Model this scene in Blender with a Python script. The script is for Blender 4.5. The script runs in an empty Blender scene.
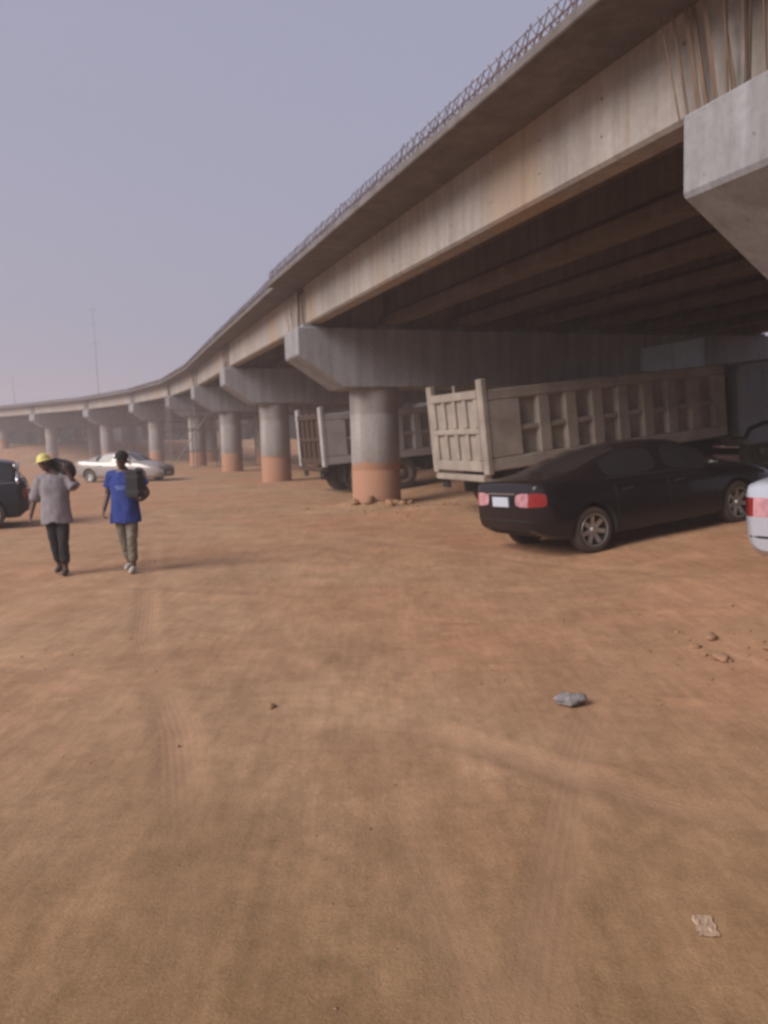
import bpy, bmesh, math, random
import numpy as np
from mathutils import Vector, Matrix, noise
from mathutils.bvhtree import BVHTree
R = math.radians
random.seed(7); np.random.seed(7)
scene = bpy.context.scene
col = scene.collection

# ------------------------------------------------------------------ camera
cam_d = bpy.data.cameras.new('camera'); cam = bpy.data.objects.new('camera', cam_d); col.objects.link(cam)
cam.matrix_world = Matrix.Translation((0, 0, 1.75)) @ Matrix.Rotation(R(90 - 5.42), 4, 'X') @ Matrix.Rotation(R(-1.7), 4, 'Z')
cam_d.sensor_fit = 'VERTICAL'; cam_d.sensor_height = 36; cam_d.lens = 780 / 1024 * 36
cam_d.clip_start = 0.05; cam_d.clip_end = 2000
cam_d.dof.use_dof = True; cam_d.dof.focus_distance = 1.0; cam_d.dof.aperture_fstop = 7.0
scene.camera = cam
# ------------------------------------------------------------------ world, sun, exposure
SUN_AZ, SUN_EL = R(-124), R(33)          # azimuth measured clockwise from +Y
w = bpy.data.worlds.new('World'); scene.world = w; w.use_nodes = True
nt = w.node_tree; bg = nt.nodes['Background']
sky = nt.nodes.new('ShaderNodeTexSky'); sky.sky_type = 'NISHITA'; sky.sun_disc = False
sky.sun_elevation = SUN_EL; sky.sun_rotation = SUN_AZ
sky.air_density = 1.2; sky.dust_density = 8.0; sky.ozone_density = 2.0
mixn = nt.nodes.new('ShaderNodeMix'); mixn.data_type = 'RGBA'; mixn.inputs[0].default_value = 0.86
mixn.inputs[7].default_value = (2.32, 2.32, 3.1, 1)      # even dust-laden overcast
nt.links.new(sky.outputs[0], mixn.inputs[6]); nt.links.new(mixn.outputs[2], bg.inputs[0])
bg.inputs[1].default_value = 0.1
sun_d = bpy.data.lights.new('sun', 'SUN'); sun_d.energy = 2.6; sun_d.angle = R(35); sun_d.color = (1, .93, .87)
sun = bpy.data.objects.new('sun', sun_d); col.objects.link(sun)
sdir = Vector((math.sin(SUN_AZ) * math.cos(SUN_EL), math.cos(SUN_AZ) * math.cos(SUN_EL), math.sin(SUN_EL)))
sun.rotation_euler = sdir.to_track_quat('Z', 'Y').to_euler()
scene.view_settings.view_transform = 'Standard'; scene.view_settings.look = 'None'
scene.view_settings.exposure = 0.66; scene.view_settings.gamma = 1
scene.render.resolution_x = 768; scene.render.resolution_y = 1024
scene.cycles.volume_bounces = 1

# ------------------------------------------------------------------ helpers
def smooth(a, b, x):
    t = np.clip((x - a) / (b - a), 0, 1); return t * t * (3 - 2 * t)
def vnoise(x, y, s, seed=0):
    x = np.asarray(x, float) / s + seed * 17.3; y = np.asarray(y, float) / s + seed * 9.1
    xi = np.floor(x).astype(int); yi = np.floor(y).astype(int); xf = x - xi; yf = y - yi
    def h(a, b):
        v = np.sin(a * 127.1 + b * 311.7 + seed * 74.7) * 43758.5453; return v - np.floor(v)
    u = xf * xf * (3 - 2 * xf); v = yf * yf * (3 - 2 * yf)
    return (h(xi, yi) * (1 - u) + h(xi + 1, yi) * u) * (1 - v) + (h(xi, yi + 1) * (1 - u) + h(xi + 1, yi + 1) * u) * v - .5
def ground_h(x, y):
    x = np.asarray(x, float); y = np.asarray(y, float)
    t = np.clip(x - 2.4 + np.clip((y - 15) * .2, 0, 3), -1, 11)
    rise = .095 * (np.sqrt((t) ** 2 + .35) + t) / 2
    rise = rise * smooth(-6, 4, y)
    z = rise - .02
    z = z + .05 * vnoise(x, y, 6, 1) * smooth(3, 9, np.hypot(x, y)) + .02 * vnoise(x, y, 1.7, 2)
    # earth bank beyond the viaduct
    d = y - (112 + .12 * x + 8 * vnoise(x, y * 0, 40, 5))
    z = z + 2.3 * smooth(-9, 2, d) * smooth(60, -40, x) + .5 * vnoise(x, y, 9, 3) * smooth(-9, 2, d)
    # spoil ridge in front of the trucks and round the first column
    z = z + .16 * np.exp(-((x - 1.2) / 1.5) ** 2 - ((y - 18.3 - .25 * (x - 1)) / .6) ** 2) * (1 + 1.2 * vnoise(x, y, .5, 8))
    rc = np.hypot(x + .18, y - 21.0)
    z = z + .17 * np.exp(-((rc - .72) / .28) ** 2) * np.clip(.55 + 1.5 * vnoise(x, y, .45, 31), 0, 1.6) * smooth(21.6, 20.6, y)
    return z
def gz(x, y): return float(ground_h(x, y))

MATS = {}
def mat(name, color, rough=.85, var=.15, scale=4., bump=.0, bscale=40., metal=0., stretch=(1, 1, 1), color2=None, dust=0., coat=0., spec=.5):
    if name in MATS: return MATS[name]
    m = bpy.data.materials.new(name); m.use_nodes = True; MATS[name] = m
    n = m.node_tree.nodes; l = m.node_tree.links; b = n['Principled BSDF']
    tc = n.new('ShaderNodeTexCoord'); mp = n.new('ShaderNodeMapping'); mp.inputs['Scale'].default_value = stretch
    l.new(tc.outputs['Object'], mp.inputs['Vector'])
    nz = n.new('ShaderNodeTexNoise'); nz.inputs['Scale'].default_value = scale; nz.inputs['Detail'].default_value = 6; nz.inputs['Roughness'].default_value = .65
    l.new(mp.outputs[0], nz.inputs['Vector'])
    cr = n.new('ShaderNodeValToRGB'); e = cr.color_ramp.elements
    c2 = color2 or tuple(min(1, c * (1 + var)) for c in color); c1 = tuple(c * (1 - var) for c in color)
    e[0].position = .3; e[1].position = .7; e[0].color = (*c1, 1); e[1].color = (*c2, 1)
    l.new(nz.outputs['Fac'], cr.inputs[0]); out = cr.outputs[0]
    if dust > 0:       # dust settled on faces that look up
        ge = n.new('ShaderNodeNewGeometry'); sx = n.new('ShaderNodeSeparateXYZ'); l.new(ge.outputs['Normal'], sx.inputs[0])
        mr = n.new('ShaderNodeMapRange'); mr.inputs[1].default_value = .0; mr.inputs[2].default_value = 1; mr.inputs[3].default_value = dust * .25; mr.inputs[4].default_value = dust
        l.new(sx.outputs['Z'], mr.inputs[0])
        mm = n.new('ShaderNodeMix'); mm.data_type = 'RGBA'; mm.inputs[7].default_value = (.30, .19, .12, 1)
        l.new(mr.outputs[0], mm.inputs[0]); l.new(out, mm.inputs[6]); out = mm.outputs[2]
    l.new(out, b.inputs['Base Color'])
    b.inputs['Roughness'].default_value = rough; b.inputs['Metallic'].default_value = metal
    b.inputs['Coat Weight'].default_value = coat; b.inputs['Specular IOR Level'].default_value = spec
    if bump > 0:
        n2 = n.new('ShaderNodeTexNoise'); n2.inputs['Scale'].default_value = bscale; n2.inputs['Detail'].default_value = 5
        l.new(mp.outputs[0], n2.inputs['Vector'])
        bp = n.new('ShaderNodeBump'); bp.inputs['Strength'].default_value = bump; bp.inputs['Distance'].default_value = .02
        l.new(n2.outputs['Fac'], bp.inputs['Height']); l.new(bp.outputs[0], b.inputs['Normal'])
    return m

class MB:
    def __init__(s): s.v = []; s.f = []
    def add(s, vs, fs):
        o = len(s.v); s.v += [tuple(v) for v in vs]; s.f += [tuple(i + o for i in f) for f in fs]; return s
    def box(s, x0, x1, y0, y1, z0, z1, M=None):
        vs = [Vector((x, y, z)) for z in (z0, z1) for y in (y0, y1) for x in (x0, x1)]
        if M is not None: vs = [M @ v for v in vs]
        return s.add(vs, [(0, 2, 3, 1), (4, 5, 7, 6), (0, 1, 5, 4), (2, 6, 7, 3), (0, 4, 6, 2), (1, 3, 7, 5)])
    def prism(s, poly, y0, y1):          # polygon in xz (counter-clockwise), extruded in y
        n = len(poly); vs = [(p[0], y0, p[1]) for p in poly] + [(p[0], y1, p[1]) for p in poly]
        return s.add(vs, [tuple(range(n)), tuple(range(2 * n - 1, n - 1, -1))] + [(i, i + n, (i + 1) % n + n, (i + 1) % n) for i in range(n)])
    def tube(s, pts, r, n=6, cap=True):
        pts = [Vector(p) for p in pts]; rs = r if isinstance(r, (list, tuple)) else [r] * len(pts); o = len(s.v); vs = []
        for i, p in enumerate(pts):
            d = (pts[min(i + 1, len(pts) - 1)] - pts[max(i - 1, 0)]).normalized()
            a = d.orthogonal().normalized() if abs(d.z) > .99 else d.cross(Vector((0, 0, 1))).normalized(); b = d.cross(a)
            for k in range(n):
                t = 2 * math.pi * k / n; vs.append(p + rs[i] * (math.cos(t) * a + math.sin(t) * b))
        fs = [(i * n + k, i * n + (k + 1) % n, (i + 1) * n + (k + 1) % n, (i + 1) * n + k) for i in range(len(pts) - 1) for k in range(n)]
        if cap: fs += [tuple(range(n - 1, -1, -1)), tuple(range((len(pts) - 1) * n, len(pts) * n))]
        return s.add(vs, fs)
    def lathe(s, prof, n=24, axis='z', c=(0, 0, 0), cap=False):  # prof: (radius, height)
        vs = []
        for r, h in prof:
            for k in range(n):
                t = 2 * math.pi * k / n; a, b = r * math.cos(t), r * math.sin(t)
                p = (a, b, h) if axis == 'z' else (a, h, b)
                vs.append((p[0] + c[0], p[1] + c[1], p[2] + c[2]))
        fs = []
        for i in range(len(prof) - 1):
            for k in range(n):
                q = (i * n + k, i * n + (k + 1) % n, (i + 1) * n + (k + 1) % n, (i + 1) * n + k)
                fs.append(q if axis == 'z' else q[::-1])
        if cap: fs += [tuple(range(n - 1, -1, -1)), tuple(range((len(prof) - 1) * n, len(prof) * n))]
        return s.add(vs, fs)
    def mesh(s, name):
        m = bpy.data.meshes.new(name); m.from_pydata(s.v, [], s.f); m.update(); return m
    def build(s, name, material, parent=None, loc=None, smoothed=False, bevel=0., M=None):
        return obj(name, s.mesh(name), material, parent, loc, smoothed, bevel, M)
def obj(name, me, material, parent=None, loc=None, smoothed=False, bevel=0., M=None):
    if material is not None and not me.materials: me.materials.append(material)
    o = bpy.data.objects.new(name, me); col.objects.link(o)
    if parent is not None: o.parent = parent
    if M is not None: o.matrix_local = M
    elif loc is not None: o.location = loc
    if smoothed: me.shade_smooth()
    if bevel > 0:
        b = o.modifiers.new('bevel', 'BEVEL'); b.width = bevel; b.segments = 1; b.limit_method = 'ANGLE'
    return o
def empty(name, M): 
    o = bpy.data.objects.new(name, None); col.objects.link(o); o.matrix_world = M; o.empty_display_size = .2; return o
def tag(o, label, cat, group=None):
    o['label'] = label; o['category'] = cat
    if group: o['group'] = group
    return o
def copy_tree(o, parent=None):
    c = o.copy(); col.objects.link(c); c.parent = parent
    for ch in o.children: copy_tree(ch, c)
    return c
def icorock(name, r, material, seed, squash=.6, sub=2):
    bm = bmesh.new(); bmesh.ops.create_icosphere(bm, subdivisions=sub, radius=1)
    for v in bm.verts:
        q = v.co.normalized(); k = 1 + .45 * noise.noise(q * 1.4 + Vector((seed * 3.1, seed, 0))) + .22 * noise.noise(q * 3.7 + Vector((0, seed * 2.3, 5)))
        v.co = Vector((q.x * r[0] * k, q.y * r[1] * k, q.z * r[2] * k))
    me = bpy.data.meshes.new(name); bm.to_mesh(me); bm.free(); return me

# ------------------------------------------------------------------ ground
def graded(fine0, fine1, step, lo, hi, g=1.09):
    a = list(np.arange(fine0, fine1 + 1e-6, step)); s = step
    while a[-1] < hi: s *= g; a.append(a[-1] + s)
    s = step; b = [a[0]]
    while b[-1] > lo: s *= g; b.append(b[-1] - s)
    return np.array(b[1:][::-1] + a)
xs = graded(-4.2, 4.6, .05, -290, 290, 1.045); ys = graded(1.2, 9.0, .05, -60, 300, 1.03)
X, Y = np.meshgrid(xs, ys); Z = ground_h(X, Y)
tracks = [  # wheel ruts pressed into the dirt: polyline, half-width, depth
    ([(-4.2, 14), (-2.2, 6.9), (-1.3, 4.6), (-.9, 3.2), (-.62, 2.0), (-.4, .8)], .11, .012),
    ([(-2.9, 14), (-1.0, 6.9), (-.25, 4.6), (.1, 3.2), (.3, 2.0), (.45, .8)], .11, .009),
    ([(-.9, 6.2), (.2, 4.6), (1.2, 3.6), (2.6, 2.6)], .12, .014),
    ([(-4, 9.8), (-1, 8.8), (2, 8.6), (6, 9.4)], .14, .016),
    ([(-5, 16.0), (-1, 14.2), (2.2, 10.2), (5, 7.0)], .14, .014),
    ([(-6, 7.2), (-3, 6.1), (-1.6, 5.4)], .10, .012),
    ([(.1, 1.1), (.28, 1.8), (.52, 2.6), (.9, 3.8), (1.7, 6.0)], .10, .009),
    ([(-9, 20), (-2, 17.6), (3, 16.6)], .18, .02)]
SCUFFS = [(-2.92, 6.49), (-2.71, 5.88), (-1.67, 7.02), (-2.30, 5.29), (-0.51, 11.22), (0.61, 10.56), (0.65, 7.32), (2.23, 8.01), (0.85, 5.81), (2.83, 7.16), (2.42, 5.92), (2.57, 5.56), (-0.82, 5.20), (-0.28, 3.26), (-0.15, 2.56), (0.43, 3.72), (1.89, 4.92), (-3.60, 11.81), (1.51, 8.66), (-1.69, 4.23)]
TM = np.zeros_like(X); TD = np.zeros_like(X)
for pl, hw, dep in tracks:
    best = np.full_like(X, 9.)
    for (x0, y0), (x1, y1) in zip(pl[:-1], pl[1:]):
        L2 = (x1 - x0) ** 2 + (y1 - y0) ** 2; t = np.clip(((X - x0) * (x1 - x0) + (Y - y0) * (y1 - y0)) / L2, 0, 1)
        dx = X - x0 - t * (x1 - x0); dy = Y - y0 - t * (y1 - y0)
        sg = np.sign((x1 - x0) * dy - (y1 - y0) * dx); d = np.hypot(dx, dy); best = np.where(d < np.abs(best), d * np.where(sg == 0, 1, sg), best)
    a = np.abs(best); fade = np.clip(-.05 + 1.5 * np.clip(vnoise(X, Y, 1.1, 21) + .5, 0, 1), .05, 1.2)
    dep = dep * .7; Z = Z - dep * fade * np.exp(-(a / hw) ** 4) + dep * .7 * fade * np.exp(-((a - hw * 1.5) / (hw * .4)) ** 2)
    mk = np.exp(-(a / (hw * 1.05)) ** 4) * fade; TD = np.where(mk > TM, best, TD); TM = np.maximum(TM, mk)
rs = np.random.RandomState(3)   # scuffs, heel marks and kicked-up lumps
for i, (sx_, sy_) in enumerate(SCUFFS):
    ang = rs.uniform(-.5, .5); ln = (.05 + .035 * sy_) * rs.uniform(.7, 1.3); wd = (.018 + .007 * sy_) * rs.uniform(.8, 1.3); u = (X - sx_) * math.cos(ang) + (Y - sy_) * math.sin(ang); v = -(X - sx_) * math.sin(ang) + (Y - sy_) * math.cos(ang)
    w_ = 1 + .8 * vnoise(X, Y, .12, 60 + i); Z = Z + w_ * .04 * wd ** .5 * (np.exp(-(u / ln) ** 2 - ((v - wd) / wd) ** 2) - .9 * np.exp(-(u / ln) ** 2 - ((v + wd) / wd) ** 2))
near = smooth(16, 5, np.hypot(X, Y))
Z = Z + near * (.010 * vnoise(X, Y, .42, 11) + .004 * vnoise(X, Y, .19, 12) + .003 * vnoise(X, Y, .11, 14)) + .02 * vnoise(X, Y, .8, 13) * (1 - near)
ny, nx = X.shape
verts = np.stack([X.ravel(), Y.ravel(), Z.ravel()], 1)
idx = np.arange(nx * ny).reshape(ny, nx)
quads = np.stack([idx[:-1, :-1], idx[:-1, 1:], idx[1:, 1:], idx[1:, :-1]], -1).reshape(-1, 4)
me = bpy.data.meshes.new('ground'); me.from_pydata(verts.tolist(), [], quads.tolist())
for nm, arr in (('track', TM), ('trackd', TD)):
    at = me.attributes.new(nm, 'FLOAT', 'POINT'); at.data.foreach_set('value', arr.ravel().astype('f'))
gm = bpy.data.materials.new('laterite_dirt'); gm.use_nodes = True
n = gm.node_tree.nodes; l = gm.node_tree.links; b = n['Principled BSDF']; b.inputs['Roughness'].default_value = .95; b.inputs['Specular IOR Level'].default_value = .15
tc = n.new('ShaderNodeTexCoord')
def noi(scale, detail=6, rough=.6, vec=None, st=None):
    q = n.new('ShaderNodeTexNoise'); q.inputs['Scale'].default_value = scale; q.inputs['Detail'].default_value = detail; q.inputs['Roughness'].default_value = rough
    if st:
        mp = n.new('ShaderNodeMapping'); mp.inputs['Scale'].default_value = st; l.new(tc.outputs['Object'], mp.inputs[0]); l.new(mp.outputs[0], q.inputs['Vector'])
    else: l.new(tc.outputs['Object'], q.inputs['Vector'])
    return q.outputs['Fac']
def ramp(fac, p0, c0, p1, c1):
    r = n.new('ShaderNodeValToRGB'); e = r.color_ramp.elements; e[0].position = p0; e[1].position = p1; e[0].color = (*c0, 1); e[1].color = (*c1, 1)
    l.new(fac, r.inputs[0]); return r.outputs[0]
def mixc(fac, a, bb, mode='MIX', f=None):
    q = n.new('ShaderNodeMix'); q.data_type = 'RGBA'; q.blend_type = mode
    if fac is None: q.inputs[0].default_value = f
    else: l.new(fac, q.inputs[0])
    for sck, v in ((q.inputs[6], a), (q.inputs[7], bb)):
        if isinstance(v, tuple): sck.default_value = (*v, 1)
        else: l.new(v, sck)
    return q.outputs[2]
c = ramp(noi(.35, 5), .32, (.40, .242, .143), .66, (.52, .333, .205))
c = mixc(ramp(noi(.11, 4), .42, (0, 0, 0), .62, (1, 1, 1)), c, (.49, .258, .150))
c = mixc(None, c, ramp(noi(9, 8, .7), .28, (.62, .6, .58), .72, (1.2, 1.2, 1.2)), 'MULTIPLY', .42)
c = mixc(None, c, ramp(noi(70, 4, .7), .25, (.6, .6, .6), .7, (1.15, 1.15, 1.15)), 'MULTIPLY', .6)
c = mixc(None, c, ramp(noi(2.2, 6, .7, st=(1.6, .35, 1)), .35, (.78, .78, .76), .65, (1.08, 1.08, 1.08)), 'MULTIPLY', .55)
c = mixc(None, c, ramp(noi(1.3, 5, .7), .38, (.80, .79, .77), .6, (1.06, 1.06, 1.06)), 'MULTIPLY', .8)      # compacted and loose patches
c = mixc(None, c, ramp(noi(5.5, 5, .7, st=(2.6, .3, 1)), .36, (.80, .80, .79), .62, (1.05, 1.05, 1.05)), 'MULTIPLY', .6)   # drag streaks along the traffic
sy = n.new('ShaderNodeSeparateXYZ'); l.new(tc.outputs['Object'], sy.inputs[0])   # browner earth nearest the viewer, with lens falloff painted in as darkening
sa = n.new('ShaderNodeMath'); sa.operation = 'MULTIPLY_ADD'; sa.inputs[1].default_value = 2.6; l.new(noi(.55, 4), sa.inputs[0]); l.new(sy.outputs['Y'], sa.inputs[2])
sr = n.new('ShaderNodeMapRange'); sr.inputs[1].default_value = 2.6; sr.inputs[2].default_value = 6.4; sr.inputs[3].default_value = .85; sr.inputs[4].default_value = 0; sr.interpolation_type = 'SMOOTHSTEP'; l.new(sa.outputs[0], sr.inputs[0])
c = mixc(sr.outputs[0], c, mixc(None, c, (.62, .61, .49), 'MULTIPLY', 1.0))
ta = n.new('ShaderNodeAttribute'); ta.attribute_name = 'track'; td = n.new('ShaderNodeAttribute'); td.attribute_name = 'trackd'
tm = n.new('ShaderNodeMath'); tm.operation = 'MULTIPLY'; tm.inputs[1].default_value = .35; l.new(ta.outputs['Fac'], tm.inputs[0])
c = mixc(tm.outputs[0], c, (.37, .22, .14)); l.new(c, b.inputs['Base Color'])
ml = n.new('ShaderNodeMath'); ml.operation = 'MULTIPLY'; ml.inputs[1].default_value = 150; l.new(td.outputs['Fac'], ml.inputs[0])
si = n.new('ShaderNodeMath'); si.operation = 'SINE'; l.new(ml.outputs[0], si.inputs[0])
sm = n.new('ShaderNodeMath'); sm.operation = 'MULTIPLY'; l.new(si.outputs[0], sm.inputs[0]); l.new(ta.outputs['Fac'], sm.inputs[1])
s2 = n.new('ShaderNodeMath'); s2.operation = 'MULTIPLY_ADD'; s2.inputs[1].default_value = .09; l.new(sm.outputs[0], s2.inputs[0])
ad = n.new('ShaderNodeMath'); ad.operation = 'ADD'; l.new(noi(14, 9, .72), ad.inputs[0]); l.new(noi(85, 4, .7), s2.inputs[2]); l.new(s2.outputs[0], ad.inputs[1])
bp = n.new('ShaderNodeBump'); bp.inputs['Strength'].default_value = .4; bp.inputs['Distance'].default_value = .015; l.new(ad.outputs[0], bp.inputs['Height']); l.new(bp.outputs[0], b.inputs['Normal'])
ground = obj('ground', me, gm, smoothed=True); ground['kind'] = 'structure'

# ------------------------------------------------------------------ concrete materials
def concrete(name, base, mud=None, boards=False, stain=.0, mudcol=(.37, .19, .115), dark=.75):
    m = bpy.data.materials.new(name); m.use_nodes = True
    global n, l, tc
    n = m.node_tree.nodes; l = m.node_tree.links; b = n['Principled BSDF']; b.inputs['Roughness'].default_value = .9; b.inputs['Specular IOR Level'].default_value = .25
    tc = n.new('ShaderNodeTexCoord')
    c = ramp(noi(.9, 6, .65), .3, tuple(v * dark for v in base), .7, base)
    c = mixc(None, c, ramp(noi(11, 8, .7), .3, (.75, .75, .75), .7, (1.08, 1.08, 1.08)), 'MULTIPLY', .7)
    c = mixc(None, c, ramp(noi(1.6, 5, .7, st=(2.2, 2.2, .18)), .38, (.72, .69, .66), .62, (1.05, 1.05, 1.05)), 'MULTIPLY', .75)
    if stain > 0:
        k = ramp(noi(.42, 3, .5, st=(1, 1, .35)), .5, (0, 0, 0), .6, (stain,) * 3)
        c = mixc(k, c, (.34, .245, .165))
        k2 = ramp(noi(3.5, 3, .5, st=(1, 1, .06)), .56, (0, 0, 0), .64, (.4,) * 3)
        c = mixc(k2, c, (.20, .13, .08))
    pits = ramp(noi(22, 2, .4), .22, (1, 1, 1), .27, (0, 0, 0)); c = mixc(pits, c, tuple(v * .4 for v in base))
    if mud is not None:
        sx = n.new('ShaderNodeSeparateXYZ'); l.new(tc.outputs['Object'], sx.inputs[0])
        a = n.new('ShaderNodeMath'); a.operation = 'MULTIPLY_ADD'; a.inputs[1].default_value = .30; l.new(noi(2.2, 5, .6), a.inputs[0]); l.new(sx.outputs['Z'], a.inputs[2])
        k = ramp(a.outputs[0], .0, (1, 1, 1), 1, (0, 0, 0)).node
        k.color_ramp.elements[0].position = .0; k.color_ramp.elements[1].position = 1
        mr = n.new('ShaderNodeMapRange'); mr.inputs[1].default_value = mud + .12; mr.inputs[2].default_value = mud + .30; mr.inputs[3].default_value = .9; mr.inputs[4].default_value = 0
        l.new(a.outputs[0], mr.inputs[0]); c = mixc(mr.outputs[0], c, mudcol)
    l.new(c, b.inputs['Base Color'])
    bp = n.new('ShaderNodeBump'); bp.inputs['Strength'].default_value = .3; bp.inputs['Distance'].default_value = .01; l.new(noi(30, 6, .7), bp.inputs['Height'])
    if boards:
        wv = n.new('ShaderNodeTexWave'); wv.wave_type = 'BANDS'; wv.bands_direction = 'X'; wv.wave_profile = 'SAW'; wv.inputs['Scale'].default_value = .55; l.new(tc.outputs['Object'], wv.inputs['Vector'])
        b2 = n.new('ShaderNodeBump'); b2.inputs['Strength'].default_value = .25; b2.inputs['Distance'].default_value = .02; l.new(wv.outputs['Fac'], b2.inputs['Height']); l.new(bp.outputs[0], b2.inputs['Normal']); l.new(b2.outputs[0], b.inputs['Normal'])
    else: l.new(bp.outputs[0], b.inputs['Normal'])
    return m
M_CAP = concrete('cap_concrete', (.335, .338, .362)); M_COL = concrete('column_concrete', (.37, .345, .34), mud=1.36)
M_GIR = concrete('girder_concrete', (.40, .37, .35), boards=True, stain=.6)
M_GIR2 = concrete('inner_girder_concrete', (.17, .135, .115))  # inner beams: base colour lowered to deepen the shade under the deck
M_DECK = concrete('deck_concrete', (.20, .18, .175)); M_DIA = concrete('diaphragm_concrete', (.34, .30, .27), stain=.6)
M_RUST = mat('rusty_steel', (.10, .05, .032), .9, .35, 8); M_WOOD = mat('formwork_timber', (.15, .098, .07), .9, .3, 5, .3, 30, stretch=(3, 3, .4))

# ------------------------------------------------------------------ viaduct
PIERS = [(10.3, -7.0, 20.6, 4.35)]
PIERS += [(4.97, 7.04, 20.4, 4.42), (-.18, 21.0, 19.4, 4.55), (-4.7, 34.61, 18.5, 4.88), (-9.26, 48.21, 20.0, 5.12), (-14.48, 61.56, 24.9, 5.36),
          (-21.33, 74.16, 32.8, 5.55), (-29.99, 85.6, 41.4, 5.65), (-40.26, 95.61, 45.7, 5.75), (-50.8, 105.3, 48.5, 5.85), (-61.8, 114.5, 51, 5.95)]
viaduct = tag(empty('viaduct', Matrix.Translation((PIERS[2][0], PIERS[2][1], 0))), 'long unfinished concrete road viaduct on round columns curving off to the left', 'viaduct')
VM = viaduct.matrix_world.inverted()
GL = [-1.72 + 2.02 * i for i in range(8)]
def frame(x, y, hd, z=0): return Matrix.Translation((x, y, z)) @ Matrix.Rotation(R(hd), 4, 'Z')   # local x to the right, local y along the road
for k, (px, py, hd, ct) in enumerate(PIERS):
    F = frame(px, py, hd)
    tip, end, full = -2.2, 12.9, 1.5
    m = MB(); m.prism([(tip, -.68), (-1.0, -full), (11.7, -full), (end, -.68), (end, 0), (tip, 0)], -.74, .74)
    cap = m.build('pier_cap', M_CAP, viaduct, bevel=.03, M=VM @ frame(px, py, hd, ct))
    for i, cx in enumerate((0, 5.35, 10.7)):
        wp = F @ Vector((cx, 0, 0)); zb = gz(wp.x, wp.y) - .3
        h = ct - full - zb
        m = MB(); m.lathe([(.65, 0), (.65, h * .36), (.645, h * .362), (.65, h * .366), (.65, h * .8), (.645, h * .803), (.65, h * .807), (.65, h + .02)], 40)
        o = m.build('column', M_COL, cap, smoothed=True); o.matrix_parent_inverse = (VM @ frame(px, py, hd, ct)).inverted() ; o.matrix_parent_inverse = Matrix(); o.matrix_local = frame(px, py, hd, ct).inverted() @ Matrix.Translation((wp.x, wp.y, zb))
    for gx in GL:
        m = MB(); m.box(gx - .3, gx + .3, -.62, .62, 0.002, .085); m.build('bearing_plinth', M_CAP, cap, bevel=.01)
    # diaphragm wall between the beam ends
    m = MB(); m.box(-1.85, 12.5, -.33, .33, .05, .93); m.build('diaphragm', M_DIA, viaduct, M=VM @ frame(px, py, hd, ct))
    # timber and starter bars left standing in the joint
    if k in (0,) or k > 8: continue
    rr = random.Random(k * 5 + 1)
    for i in range(9 if k > 1 else 20):
        s0 = (-.55 + 1.1 * i / 8 if k > 1 else -.75 + 1.6 * i / 19) + rr.uniform(-.06, .06); s1 = s0 + rr.uniform(-.18, .18); la = -2.0 + rr.uniform(-.1, .05); wd = rr.choice((.008, .008, .011, .018))
        P0, P1 = Vector((la, s0, .006)), Vector((la + rr.uniform(-.12, .05), s1, .96)); d = (P1 - P0); q = d.to_track_quat('Z', 'Y').to_matrix().to_4x4()
        m = MB(); m.box(-wd * .5, wd * .5, -wd, wd, 0, d.length, Matrix.Translation(P0) @ q)
        m.build('timber_prop', M_WOOD, cap)
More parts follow.
